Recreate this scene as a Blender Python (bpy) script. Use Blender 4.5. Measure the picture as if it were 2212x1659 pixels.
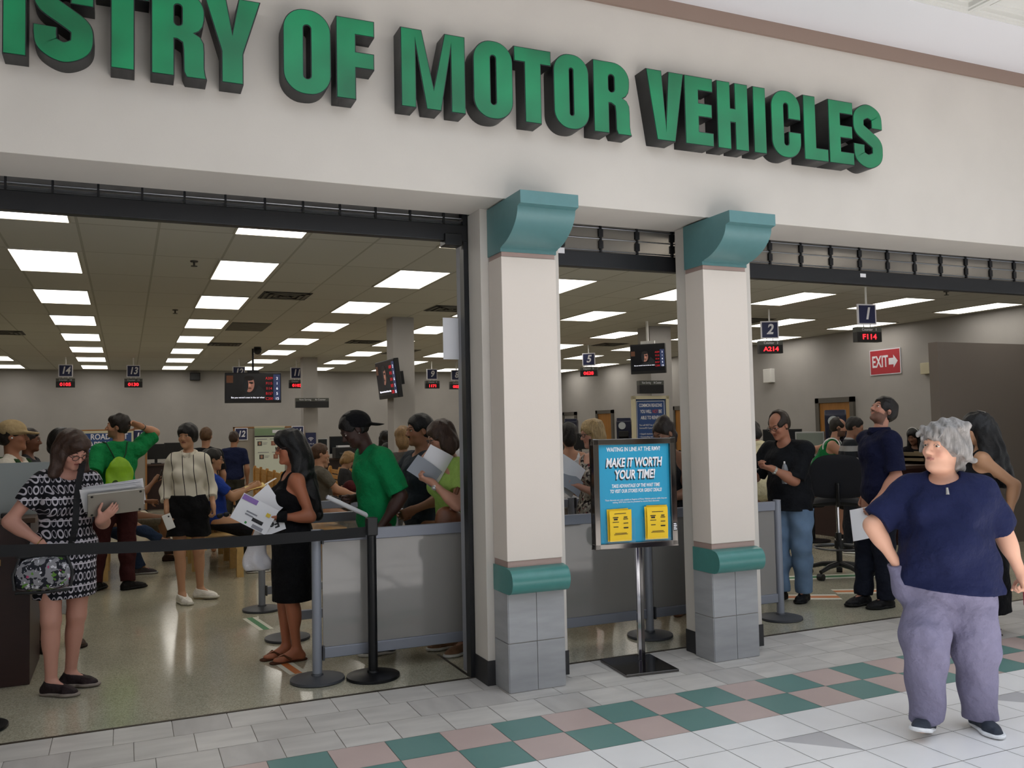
# Motor-vehicle registry office seen from the mall corridor.  Units metres; x along the
# storefront, y into the office, z up.  The storefront threshold lies at y = 5.48.
import bpy, bmesh, math, random
import numpy as np
from mathutils import Vector, Matrix

for o in list(bpy.data.objects):
    bpy.data.objects.remove(o)
S = bpy.context.scene
COL = S.collection
random.seed(7)

# ------------------------------------------------------------------ camera
cd = bpy.data.cameras.new('camera')
cam = bpy.data.objects.new('camera', cd)
COL.objects.link(cam)
cd.sensor_width = 36.0
cd.lens = 31.0
cd.clip_end = 200
cam.matrix_world = Matrix((
    (0.91601, -0.00116, -0.40115, 0.0),
    (-0.40061, -0.05450, -0.91463, 0.0),
    (-0.02080, 0.99851, -0.05038, 1.62),
    (0, 0, 0, 1)))
S.camera = cam

# ------------------------------------------------------------------ light
S.view_settings.view_transform = 'Standard'
S.view_settings.look = 'None'
S.view_settings.gamma = 1.0
S.view_settings.exposure = 0.0
S.view_settings.use_curve_mapping = False
S.cycles.max_bounces = 8
S.cycles.diffuse_bounces = 5
S.cycles.glossy_bounces = 4
S.cycles.caustics_reflective = False
S.cycles.caustics_refractive = False
S.cycles.sample_clamp_indirect = 8.0

w = bpy.data.worlds.new('sky')
S.world = w
w.use_nodes = True
bg = w.node_tree.nodes['Background']
bg.inputs[0].default_value = (0.80, 0.88, 1.0, 1)     # clear sky above the mall skylight
bg.inputs[1].default_value = 2.15

sl = bpy.data.lights.new('sun', 'SUN')
sl.energy = 9.6
sl.angle = math.radians(0.6)
sl.color = (1.0, 0.965, 0.93)
sun = bpy.data.objects.new('sun', sl)
COL.objects.link(sun)
SUN_DIR = Vector((0.06, -0.11, -0.99)).normalized()
sun.rotation_euler = SUN_DIR.to_track_quat('-Z', 'Y').to_euler()
sun.location = (2, -3, 9)

TUBE_POWER = 4.1          # office ceiling panels

# ------------------------------------------------------------------ materials
def lin(c):
    if isinstance(c, str):
        c = [int(c[i:i + 2], 16) / 255 for i in (0, 2, 4)]
    return tuple(((v / 12.92) if v <= .04045 else ((v + .055) / 1.055) ** 2.4) for v in c[:3])

_M = {}
def mat(name, col=None, rough=.6, metal=0., spec=.5, emit=0., noise=0., nscale=8., bump=0., bscale=60., coat=0., trans=0., alpha=1., vcol=False, aniso=None, bdist=.01):
    if name in _M:
        return _M[name]
    m = bpy.data.materials.new(name)
    m.use_nodes = True
    nt = m.node_tree
    b = nt.nodes['Principled BSDF']
    c = lin(col) if col is not None else (.5, .5, .5)
    b.inputs['Base Color'].default_value = (*c, 1)
    b.inputs['Roughness'].default_value = rough
    b.inputs['Metallic'].default_value = metal
    b.inputs['Specular IOR Level'].default_value = spec
    if coat: b.inputs['Coat Weight'].default_value = coat; b.inputs['Coat Roughness'].default_value = .08
    if trans: b.inputs['Transmission Weight'].default_value = trans
    if alpha < 1: b.inputs['Alpha'].default_value = alpha
    if emit:
        b.inputs['Emission Color'].default_value = (*c, 1)
        b.inputs['Emission Strength'].default_value = emit
    L = nt.links.new
    if vcol:
        a = nt.nodes.new('ShaderNodeAttribute'); a.attribute_name = 'Col'
        L(a.outputs['Color'], b.inputs['Base Color'])
    if noise or bump:
        tc = nt.nodes.new('ShaderNodeTexCoord')
    if noise:
        n = nt.nodes.new('ShaderNodeTexNoise'); n.inputs['Scale'].default_value = nscale; n.inputs['Detail'].default_value = 5
        mp = nt.nodes.new('ShaderNodeMapping')
        if aniso: mp.inputs['Scale'].default_value = aniso
        L(tc.outputs['Object'], mp.inputs[0]); L(mp.outputs[0], n.inputs['Vector'])
        r = nt.nodes.new('ShaderNodeMapRange')
        r.inputs['From Min'].default_value = .3; r.inputs['From Max'].default_value = .7
        r.inputs['To Min'].default_value = 1 - noise; r.inputs['To Max'].default_value = 1 + noise
        L(n.outputs['Fac'], r.inputs['Value'])
        mx = nt.nodes.new('ShaderNodeMix'); mx.data_type = 'RGBA'; mx.blend_type = 'MULTIPLY'
        mx.inputs['Factor'].default_value = 1
        src = b.inputs['Base Color'].links[0].from_socket if b.inputs['Base Color'].links else None
        if src: L(src, mx.inputs['A'])
        else: mx.inputs['A'].default_value = (*c, 1)
        L(r.outputs[0], mx.inputs['B']); L(mx.outputs['Result'], b.inputs['Base Color'])
    if bump:
        n2 = nt.nodes.new('ShaderNodeTexNoise'); n2.inputs['Scale'].default_value = bscale; n2.inputs['Detail'].default_value = 4
        L(tc.outputs['Object'], n2.inputs['Vector'])
        bp = nt.nodes.new('ShaderNodeBump'); bp.inputs['Strength'].default_value = bump; bp.inputs['Distance'].default_value = bdist
        L(n2.outputs['Fac'], bp.inputs['Height']); L(bp.outputs[0], b.inputs['Normal'])
    _M[name] = m
    return m

def ramp_mat(name, build):
    """material whose colour graph is made by build(nodes, link, bsdf)"""
    if name in _M: return _M[name]
    m = bpy.data.materials.new(name); m.use_nodes = True
    nt = m.node_tree
    build(nt.nodes, nt.links.new, nt.nodes['Principled BSDF'])
    _M[name] = m
    return m

# ------------------------------------------------------------------ mesh helpers
class MB:
    def __init__(s): s.v = []; s.f = []; s.m = []
    def add(s, vs, fs, mi=0):
        b = len(s.v); s.v += [tuple(p) for p in vs]
        s.f += [tuple(b + i for i in f) for f in fs]; s.m += [mi] * len(fs)
        return s
    def box(s, x0, y0, z0, x1, y1, z1, mi=0, R=None, o=(0, 0, 0)):
        vs = [(x, y, z) for x in (x0, x1) for y in (y0, y1) for z in (z0, z1)]
        if R is not None: vs = [tuple(R @ Vector(p) + Vector(o)) for p in vs]
        return s.add(vs, [(0, 1, 3, 2), (4, 6, 7, 5), (0, 4, 5, 1), (2, 3, 7, 6), (0, 2, 6, 4), (1, 5, 7, 3)], mi)
    def cyl(s, a, b, r0, r1=None, n=20, mi=0, caps=True):
        r1 = r0 if r1 is None else r1
        a = Vector(a); b = Vector(b); d = (b - a).normalized()
        u = d.orthogonal().normalized(); w_ = d.cross(u)
        vs = []
        for p, r in ((a, r0), (b, r1)):
            for i in range(n):
                t = 2 * math.pi * i / n
                vs.append(p + u * (r * math.cos(t)) + w_ * (r * math.sin(t)))
        fs = [(i, (i + 1) % n, n + (i + 1) % n, n + i) for i in range(n)]
        if caps: fs += [tuple(range(n))[::-1], tuple(range(n, 2 * n))]
        return s.add(vs, fs, mi)
    def tube(s, pts, r, n=8, mi=0, closed=False):
        pts = [Vector(p) for p in pts]; N = len(pts)
        vs = []; u = None
        for i, p in enumerate(pts):
            a = pts[(i - 1) % N] if (closed or i > 0) else p
            b = pts[(i + 1) % N] if (closed or i < N - 1) else p
            d = (b - a).normalized()
            u = d.orthogonal().normalized() if u is None else (u - d * u.dot(d)).normalized()
            w_ = d.cross(u)
            rr = r[i] if isinstance(r, (list, tuple)) else r
            vs += [p + u * (rr * math.cos(2 * math.pi * k / n)) + w_ * (rr * math.sin(2 * math.pi * k / n)) for k in range(n)]
        fs = []
        for i in range(N if closed else N - 1):
            j = (i + 1) % N
            fs += [(i * n + k, i * n + (k + 1) % n, j * n + (k + 1) % n, j * n + k) for k in range(n)]
        if not closed: fs += [tuple(range(n))[::-1], tuple(range((N - 1) * n, N * n))]
        return s.add(vs, fs, mi)
    def prism(s, poly, ax, a, b, mi=0):
        """poly of 2-D points extruded along axis ax ('x': points are (y,z); 'y': (x,z); 'z': (x,y))"""
        def P(p, t): return (t, p[0], p[1]) if ax == 'x' else (p[0], t, p[1]) if ax == 'y' else (p[0], p[1], t)
        n = len(poly)
        vs = [P(p, a) for p in poly] + [P(p, b) for p in poly]
        fs = [(i, (i + 1) % n, n + (i + 1) % n, n + i) for i in range(n)] + [tuple(range(n))[::-1], tuple(range(n, 2 * n))]
        return s.add(vs, fs, mi)
    def lathe(s, prof, c=(0, 0, 0), n=32, mi=0):
        vs = []
        for r, z in prof:
            vs += [(c[0] + r * math.cos(2 * math.pi * k / n), c[1] + r * math.sin(2 * math.pi * k / n), c[2] + z) for k in range(n)]
        fs = [(i * n + k, i * n + (k + 1) % n, (i + 1) * n + (k + 1) % n, (i + 1) * n + k) for i in range(len(prof) - 1) for k in range(n)]
        fs += [tuple(range(n))[::-1], tuple(range((len(prof) - 1) * n, len(prof) * n))]
        return s.add(vs, fs, mi)
    def ball(s, c, r, n=12, mi=0):
        r = r if isinstance(r, (list, tuple)) else (r, r, r)
        vs = []; m = n // 2
        for i in range(m + 1):
            t = math.pi * i / m
            vs += [(c[0] + r[0] * math.sin(t) * math.cos(2 * math.pi * k / n), c[1] + r[1] * math.sin(t) * math.sin(2 * math.pi * k / n), c[2] + r[2] * math.cos(t)) for k in range(n)]
        fs = [(i * n + k, (i + 1) * n + k, (i + 1) * n + (k + 1) % n, i * n + (k + 1) % n) for i in range(m) for k in range(n)]
        return s.add(vs, fs, mi)
    def quad(s, a, b, c, d, mi=0): return s.add([a, b, c, d], [(0, 1, 2, 3)], mi)

def mesh_obj(name, me, m, parent=None):
    o = bpy.data.objects.new(name, me)
    for x in (m if isinstance(m, (list, tuple)) else [m]): me.materials.append(x)
    if parent is not None: o.parent = parent
    COL.objects.link(o)
    return o

def build(name, mb, m, parent=None, smooth=False, bevel=0., seg=2, ang=35):
    me = bpy.data.meshes.new(name)
    me.from_pydata(mb.v, [], mb.f)
    bm = bmesh.new(); bm.from_mesh(me)
    bmesh.ops.remove_doubles(bm, verts=bm.verts, dist=1e-6)
    bmesh.ops.recalc_face_normals(bm, faces=bm.faces)
    bm.to_mesh(me); bm.free()
    if len(me.polygons) == len(mb.m):
        me.polygons.foreach_set('material_index', mb.m)
    if smooth or bevel:
        me.polygons.foreach_set('use_smooth', [True] * len(me.polygons))
        me.set_sharp_from_angle(angle=math.radians(ang))
    o = mesh_obj(name, me, m, parent)
    if bevel:
        bv = o.modifiers.new('edge', 'BEVEL'); bv.width = bevel; bv.segments = seg; bv.limit_method = 'ANGLE'
        bv.angle_limit = math.radians(40); bv.harden_normals = True
    return o

def tag(o, label, cat, group=None, kind=None):
    if label: o['label'] = label
    if cat: o['category'] = cat
    if group: o['group'] = group
    if kind: o['kind'] = kind
    return o

def thing(name, label, cat, loc=(0, 0, 0), rz=0., group=None):
    o = bpy.data.objects.new(name, None)
    o.empty_display_size = .1
    COL.objects.link(o)
    o.location = loc; o.rotation_euler = (0, 0, rz)
    return tag(o, label, cat, group)

def struct(name, mb, m, parent=None, **k):
    o = build(name, mb, m, parent, **k)
    if parent is None: o['kind'] = 'structure'
    return o

def dup(root, loc, label, rz=None, group=None):
    r = root.copy(); COL.objects.link(r); r.location = loc
    if rz is not None: r.rotation_euler = (0, 0, rz)
    r['label'] = label
    if group: r['group'] = group
    for ch in root.children:
        c = ch.copy(); COL.objects.link(c); c.parent = r
        for g in ch.children:
            d = g.copy(); COL.objects.link(d); d.parent = c
    return r

def text_mesh(body, size, depth=.001, bold=0., shear=0., sx=1., align='CENTER', line=1.):
    cu = bpy.data.curves.new('t', 'FONT')
    cu.body = body; cu.size = size; cu.extrude = depth; cu.offset = bold * size; cu.shear = shear
    cu.align_x = align; cu.align_y = 'CENTER'; cu.space_line = line
    cu.resolution_u = 3
    ob = bpy.data.objects.new('t', cu)
    me = bpy.data.meshes.new_from_object(ob)
    bpy.data.objects.remove(ob); bpy.data.curves.remove(cu)
    if sx != 1.: me.transform(Matrix.Diagonal((sx, 1, 1, 1)))
    return me

FRONT = Matrix(((1, 0, 0), (0, 0, -1), (0, 1, 0))).to_4x4()      # text faces -y
def text(name, body, size, m, parent, at, rz=0., bold=0., shear=0., sx=1., align='CENTER', depth=.001, line=1., M=None, fit=None):
    """lettering standing upright, facing -y turned by rz about z, centred on `at` (in the parent's frame)"""
    me = text_mesh(body, size, depth, bold, shear, sx, align, line)
    if fit:
        xs_ = [v.co.x for v in me.vertices]; me.transform(Matrix.Diagonal((fit / max(max(xs_) - min(xs_), 1e-6), 1, 1, 1)))
    me.transform(Matrix.Translation(at) @ (M if M is not None else Matrix.Rotation(rz, 4, 'Z')) @ FRONT)
    return mesh_obj(name, me, m, parent)

# shared materials
WALLPAINT = mat('facade_paint', 'cac4bc', .75, noise=.025, nscale=2.5, bump=.04, bscale=120)
OFFICEWALL = mat('office_paint', 'a8a5a2', .8, noise=.03, nscale=3)
WHITE = mat('white_plastic', 'e8e8e6', .45)
BLACK = mat('black_plastic', '0e0f12', .42)
BLACKMET = mat('black_metal', '101114', .35, .3)
GRAYMET = mat('grey_powder_coat', '878b96', .42, .25)
DARKGRAY = mat('dark_grey', '3c3e42', .5)
CHROME = mat('chrome', 'c8c8cc', .08, 1.)
TEAL = mat('teal_paint', '568082', .42, noise=.03, nscale=20)
PINKBAND = mat('mauve_band', 'a28a82', .6)
NAVY = mat('navy_sign', '1c2450', .5)
PAPER = mat('white_paper', 'e6e6ea', .7)
GREY_LINE = mat('print_grey', '8a8a92', .7)
INK = mat('print_black', '16161a', .6)

# ================================================================== the setting
# ---- mall floor -----------------------------------------------------------
TX = lambda k: 3.04 + .3 * k
def slab_mat(name, a, rough, spec, var=.06, sc=3., stretch=(1, 1, 1)):
    return mat(name, a, rough, 0, spec, noise=var, nscale=sc, aniso=stretch, bump=.02, bscale=300)
mb = MB()
for j in range(-44, 1):                       # cream tile field
    y1 = 3.985 + j * .305; y0 = y1 - .305
    for k in range(-38, 34):
        x0 = TX(k); x1 = x0 + .3; g = .002
        q = [(x0 + g, y0 + g, 0), (x1 - g, y0 + g, 0), (x1 - g, y1 - g, 0), (x0 + g, y1 - g, 0)]
        if (k % 5 == 0) and j in (-1, -6, -11):
            mb.add([q[0], q[1], q[3]], [(0, 1, 2)], 0); mb.add([q[1], q[2], q[3]], [(0, 1, 2)], 1)
        else:
            mb.quad(*q, mi=0)
mb.quad((TX(-38), -9.5, -.004), (TX(34), -9.5, -.004), (TX(34), 3.985, -.004), (TX(-38), 3.985, -.004), 2)
GROUT = mat('grout', '9a948c', .9)
struct('floor', mb, [slab_mat('cream_tile', 'ebe9e8', .32, .5, .03), slab_mat('light_grey_tile', 'bcbabc', .32, .5, .03), GROUT])
mb = MB()
for j, (y0, y1) in enumerate(((3.985, 4.285), (4.285, 4.585))):
    for k in range(-38, 34):
        x0 = TX(k); x1 = x0 + .3; g = .0015
        mb.quad((x0 + g, y0 + g, 0), (x1 - g, y0 + g, 0), (x1 - g, y1 - g, 0), (x0 + g, y1 - g, 0), (k + j) % 2 == 1)
mb.quad((TX(-38), 3.985, -.004), (TX(34), 3.985, -.004), (TX(34), 4.585, -.004), (TX(-38), 4.585, -.004), 2)
# bottom row is teal where k is odd
struct('floor.001', mb, [slab_mat('rose_tile', 'c3aea8', .33, .5, .04), slab_mat('teal_tile', '668d87', .33, .5, .04), GROUT])
mb = MB()
rnd = random.Random(3)
for j in range(3):
    y0 = 4.585 + j * .2985; y1 = y0 + .2985
    off = (.1, .0, .2)[j]
    for k in range(-38, 34):
        x0 = TX(k) + off; x1 = x0 + .3; g = .0018
        mb.quad((x0 + g, y0 + g, 0), (x1 - g, y0 + g, 0), (x1 - g, y1 - g, 0), (x0 + g, y1 - g, 0), rnd.choice((0, 0, 1, 1, 2)))
mb.quad((TX(-38), 4.585, -.004), (TX(34), 4.585, -.004), (TX(34), 5.48, -.004), (TX(-38), 5.48, -.004), 3)
struct('floor.002', mb, [slab_mat('stone_tile_a', 'c2beb9', .4, .5, .12, 2.2, (1, 4, 1)), slab_mat('stone_tile_b', 'c9c5c0', .4, .5, .12, 2.4, (1, 4, 1)), slab_mat('stone_tile_c', 'b9b5b1', .4, .5, .12, 2., (4, 1, 1)), GROUT])
# ---- office floor: polished terrazzo ---------------------------------------
def terrazzo(N, L, b):
    tc = N.new('ShaderNodeTexCoord')
    v = N.new('ShaderNodeTexVoronoi'); v.inputs['Scale'].default_value = 170
    L(tc.outputs['Object'], v.inputs['Vector'])
    n = N.new('ShaderNodeTexNoise'); n.inputs['Scale'].default_value = 1.6; n.inputs['Detail'].default_value = 6
    L(tc.outputs['Object'], n.inputs['Vector'])
    r = N.new('ShaderNodeValToRGB')
    r.color_ramp.elements[0].color = (*lin('a5a08c'), 1); r.color_ramp.elements[1].color = (*lin('cbc5b0'), 1)
    r.color_ramp.elements[0].position = .1; r.color_ramp.elements[1].position = .7
    sep = N.new('ShaderNodeSeparateColor')
    L(v.outputs['Color'], sep.inputs[0]); L(sep.outputs[0], r.inputs['Fac'])
    mx = N.new('ShaderNodeMix'); mx.data_type = 'RGBA'; mx.blend_type = 'MULTIPLY'; mx.inputs['Factor'].default_value = .35
    L(r.outputs[0], mx.inputs['A']); L(n.outputs['Fac'], mx.inputs['B']); L(mx.outputs['Result'], b.inputs['Base Color'])
    rr = N.new('ShaderNodeMapRange'); rr.inputs['To Min'].default_value = .07; rr.inputs['To Max'].default_value = .19
    L(n.outputs['Fac'], rr.inputs['Value']); L(rr.outputs[0], b.inputs['Roughness'])
    b.inputs['Specular IOR Level'].default_value = .7
TERRAZZO = ramp_mat('terrazzo', terrazzo)
struct('floor.003', MB().quad((-7, 5.48, 0), (14, 5.48, 0), (14, 25.6, 0), (-7, 25.6, 0)), TERRAZZO)
struct('trim_0', MB().box(-2.3, 5.462, -.01, 9.3, 5.482, .004), mat('threshold_bronze', '4a4238', .5, .6))
struct('trim_4', MB().box(2.06, 5.52, 0, 2.08, 6.15, .0015).box(2.67, 5.5, 0, 2.69, 5.95, .0015), mat('threshold_bronze'))

# ---- office shell ------------------------------------------------------------
ZC = 3.375
CX0 = -.99; CPX = 1.866          # ceiling panel columns
CY0 = 6.76; CPY = 2.420           # rows
def ceil_tiles(N, L, b):
    tc = N.new('ShaderNodeTexCoord')
    mp = N.new('ShaderNodeMapping'); mp.inputs['Location'].default_value = (-(CX0 - .622), -(CY0 - 1.21), 0)
    L(tc.outputs['Object'], mp.inputs[0])
    br = N.new('ShaderNodeTexBrick')
    br.offset = 0; br.squash = 1
    br.inputs['Scale'].default_value = 1; br.inputs['Brick Width'].default_value = CPX / 3
    br.inputs['Row Height'].default_value = CPY / 2; br.inputs['Mortar Size'].default_value = .012
    br.inputs['Color1'].default_value = (*lin('c6c4ba'), 1); br.inputs['Color2'].default_value = (*lin('c1bfb5'), 1)
    br.inputs['Mortar'].default_value = (*lin('a8a598'), 1)
    L(mp.outputs[0], br.inputs['Vector']); L(br.outputs['Color'], b.inputs['Base Color'])
    b.inputs['Roughness'].default_value = .9
CEILTILE = ramp_mat('ceiling_tiles', ceil_tiles)
struct('ceiling', MB().box(-7, 5.72, ZC, 14, 25.6, ZC + .1), CEILTILE)
struct('wall_back', MB().box(-7, 25.4, 0, 14, 25.55, ZC), OFFICEWALL)
struct('wall_right', MB().box(12.9, 5.72, 0, 13.05, 25.4, ZC), OFFICEWALL)
struct('wall_left', MB().box(-7.0, 5.72, 0, -6.85, 25.4, ZC), OFFICEWALL)
struct('wall_right.001', MB().box(9.38, 8.0, 0, 12.9, 8.14, 2.6), mat('taupe_unlit_side', '6f6862', .85))  # taupe darkened so the colour carries the shade of the unlit side
# office columns
for nm, x0, x1, y0, y1 in (('pillar', 3.76, 4.1, 13.1, 13.45), ('pillar.001', 3.77, 4.1, 20.65, 20.98), ('pillar.002', 8.46, 8.9, 13.2, 13.6)):
    struct(nm, MB().box(x0, y0, 0, x1, y1, ZC), OFFICEWALL)
# doors on the right-hand wall
WOODDOOR = mat('oak_door', '9c6a2c', .45, noise=.12, nscale=4, aniso=(6, 6, .6))
DFRAME = mat('door_frame_taupe', '5a5650', .5)
for i, (y0, y1, m) in enumerate(((12.93, 13.96, WOODDOOR), (22.12, 23.13, WOODDOOR), (24.4, 25.3, OFFICEWALL), (18.2, 19.08, WOODDOOR))):
    d = build('door_%d' % (i + 1), MB().box(12.87, y0 + .1, 0, 12.9, y1 - .1, 2.0), m)
    d['kind'] = 'structure'
    build('door_frame', MB().box(12.84, y0, 0, 12.9, y0 + .1, 2.1).box(12.84, y1 - .1, 0, 12.9, y1, 2.1).box(12.84, y0, 2.0, 12.9, y1, 2.1), DFRAME, d)
    build('door_handle', MB().cyl((12.87, y0 + .18, 1.0), (12.82, y0 + .18, 1.0), .012).cyl((12.82, y0 + .18, 1.0), (12.82, y0 + .3, 1.0), .01), CHROME, d, smooth=True)

# ---- storefront wall -----------------------------------------------------------
ZM = 4.53       # mall ceiling
ZS = 3.05       # soffit
FY = 4.98       # wall face
struct('wall_front', MB().box(-12, FY, ZS, 16, 5.44, ZM + .2), WALLPAINT, bevel=.004)
struct('wall_front.001', MB().box(-12, 5.44, 3.36, 16, 5.72, ZM + .2).box(-12, 5.66, 3.06, 16, 5.72, 3.36), OFFICEWALL)
struct('wall_front.002', MB().box(-12, 5.25, 0, -2.3, 5.72, ZS), WALLPAINT)
struct('wall_front.003', MB().box(9.3, 5.25, 0, 16, 5.72, ZS), WALLPAINT)
BASEB = mat('black_baseboard', '2a2a2c', .5)
for i, (x0, x1) in enumerate(((2.10, 2.666), (3.70, 4.26))):
    yb = 5.475 - .075 * i
    struct('wall_front.%03d' % (4 + 2 * i), MB().box(x0, 5.255, 0, x1, yb, ZS), WALLPAINT, bevel=.003)
    struct('wall_front.%03d' % (5 + 2 * i), MB().box(x0 - .003 + .22 * i, 5.535, .0, x1, 5.70, ZS), mat('grey_paint', '8f9096', .6))
    struct('baseboard_front' if i == 0 else 'baseboard_front.001', MB().box(x0 - .006, 5.249, 0, x1 + .006, yb, .155), BASEB)
struct('trim_1', MB().box(-12, 4.955, 4.425, 16, FY, ZM), mat('brown_trim', '8f7a6e', .6))
# ---- mall ceiling with skylight, far walls -------------------------------------
MALLWHITE = mat('mall_ceiling_white', 'e4e3e6', .8)
SKX0, SKX1, SKY0, SKY1 = .4, 8.2, -3.0, 3.35
struct('ceiling.001', MB().box(-12, 4.35, ZM, 16, FY, ZM + .1), MALLWHITE)
c = MB()
c.box(-12, SKY1, ZM + .05, 16, 4.35, ZM + .15).box(-12, -9.5, ZM + .05, 16, SKY0, ZM + .15).box(-12, SKY0, ZM + .05, SKX0, SKY1, ZM + .15).box(SKX1, SKY0, ZM + .05, 16, SKY1, ZM + .15)
struct('ceiling.002', c, mat('mall_tile_white', 'dcdbd6', .85))
c = MB()                                # coffered ceiling tiles next to the flat border
for k in range(-16, 20):
    for j in range(1):
        x0 = 4.94 + .61 * k; y1 = 4.35 - .61 * j; x1 = x0 + .61; y0 = y1 - .61
        for s, z0 in ((0, 0.), (.03, .012), (.10, .03)):
            t = .03 if s == 0 else .025
            s += .001 * (s > 0)
            a0, a1, b0, b1 = x0 + s + .0008, x1 - s - .0008, y0 + s + .0008, y1 - s - .0008
            zz = ZM + .004 + z0
            c.box(a0, b0, zz, a1, b0 + t, ZM + .05).box(a0, b1 - t, zz, a1, b1, ZM + .05).box(a0, b0 + t, zz, a0 + t, b1 - t, ZM + .05).box(a1 - t, b0 + t, zz, a1, b1 - t, ZM + .05)
struct('ceiling.003', c, mat('mall_tile_white'))
c = MB()                                # skylight bars and shaft
for k in range(1, 9):
    y_ = SKY0 + k * (SKY1 - SKY0) / 9
    c.box(SKX0, y_ - .03, ZM + .1, SKX1, y_ + .03, ZM + .22)
for k in range(1, 4):
    x_ = SKX0 + k * (SKX1 - SKX0) / 4
    c.box(x_ - .03, SKY0, ZM + .1, x_ + .03, SKY1, ZM + .2)
struct('window_1', c, mat('white_plastic'))
FARWALL = mat('mall_far_wall', 'c9c3bb', .8)
struct('wall_back.001', MB().box(-12, -9.65, 0, 16, -9.5, ZM + .2), FARWALL)
struct('wall_left.001', MB().box(-12.1, -9.5, 0, -12, 5.4, ZM + .2), FARWALL)
struct('wall_right.002', MB().box(16, -9.5, 0, 16.1, 5.4, ZM + .2), FARWALL)

# ================================================================== storefront things
def pilaster(x0, x1, label):
    t = thing('pilaster', label, 'pillar', ((x0 + x1) / 2, 5.25, 0))
    h = (x1 - x0) / 2
    yb, yf = -.0, 5.035 - 5.25
    build('shaft', MB().box(-h, yf, .80, h, yb, 2.70), mat('pilaster_paint', 'd4cac0', .7, bump=.04, bscale=120), t, bevel=.004)
    build('band', MB().box(-h + .006, yf + .008, 2.698, h - .006, yb, 2.732), PINKBAND, t)
    build('band', MB().box(-h + .006, yf + .008, .762, h - .006, yb, .802), PINKBAND, t)
    # capital: a cove swelling forward to a square fascia
    p = [(0, 2.73), (yf, 2.73), (yf, 2.752), (yf - .022, 2.757)]
    for i in range(13):
        a = math.radians(90 * i / 12)
        p.append((yf - .03 - .245 * math.sin(a) ** 1.15, 2.762 + .19 * (1 - math.cos(a)) ** .85))
    p += [(yf - .29, 2.957), (yf - .318, 2.962), (yf - .318, 3.04), (0, 3.04)]
    build('capital', MB().prism(p, 'x', -h - .004, h + .004), TEAL, t, smooth=True, ang=25)
    p = [(0, .602), (yf, .602), (yf - .03, .603)]
    for i in range(1, 12):
        a = math.radians(-78 + 168 * i / 12)
        p.append((yf - .03 - .062 * math.cos(a), .68 + .077 * math.sin(a)))
    p += [(yf - .02, .758), (yf, .762), (0, .762)]
    build('bullnose', MB().prism(p, 'x', -h - .006, h + .006), mat('teal_gloss', '44807b', .28, noise=.04, nscale=20), t, smooth=True, ang=50)
    b = MB().box(-h + .002, yf + .004, 0, h - .002, yb, .6, 1)
    for i in range(2):
        for z0, z1 in ((.003, .298), (.303, .6)):
            a0 = -h + i * h
            b.box(a0 + .002, yf - .002, z0, a0 + h - .002, yf + .01, z1, 0)
    for sx in (-1, 1):
        for z0, z1 in ((.003, .298), (.303, .6)):
            b.box(sx * h - .004, yf + .002, z0, sx * h + .003, yb, z1, 0)
    build('tile_base', b, [mat('grey_slate_tile', '9b9c9e', .42, noise=.12, nscale=3, aniso=(1, 1, 5)), GROUT], t)
    return t
pilaster(2.152, 2.534, 'cream pilaster with teal capital beside the left doorway, black baseboard behind its foot')
pilaster(3.675, 4.05, 'cream pilaster with teal capital between the sign stand and the man in jeans')

# ---- channel letters ------------------------------------------------------------
LZ0, LZ1 = 3.500, 3.972
LH = LZ1 - LZ0
LF = 4.845
def rr(x0, x1, z0, z1, r, n=9):
    r = min(r, (x1 - x0) / 2, (z1 - z0) / 2)
    out = []
    for cx, cz, a0 in ((x1 - r, z1 - r, 0), (x0 + r, z1 - r, 90), (x0 + r, z0 + r, 180), (x1 - r, z0 + r, 270)):
        out += [(cx + r * math.cos(math.radians(a0 + 90 * i / n)), cz + r * math.sin(math.radians(a0 + 90 * i / n))) for i in range(n + 1)]
    return out
def smooth_path(P, n=6):
    out = []
    for i in range(len(P) - 1):
        p0 = P[max(i - 1, 0)]; p1 = P[i]; p2 = P[i + 1]; p3 = P[min(i + 2, len(P) - 1)]
        for k in range(n):
            t = k / n
            out.append(tuple(.5 * (2 * b + (c - a) * t + (2 * a - 5 * b + 4 * c - d) * t * t + (-a + 3 * b - 3 * c + d) * t ** 3) for a, b, c, d in zip(p0, p1, p2, p3)))
    return out + [P[-1]]
def stroke(P, t):
    P = smooth_path(P); L = []; R = []
    for i, p in enumerate(P):
        a = P[max(i - 1, 0)]; b = P[min(i + 1, len(P) - 1)]
        dx, dy = b[0] - a[0], b[1] - a[1]; l = math.hypot(dx, dy) or 1
        L.append((p[0] - dy / l * t / 2, p[1] + dx / l * t / 2)); R.append((p[0] + dy / l * t / 2, p[1] - dx / l * t / 2))
    return L + R[::-1]
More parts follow.
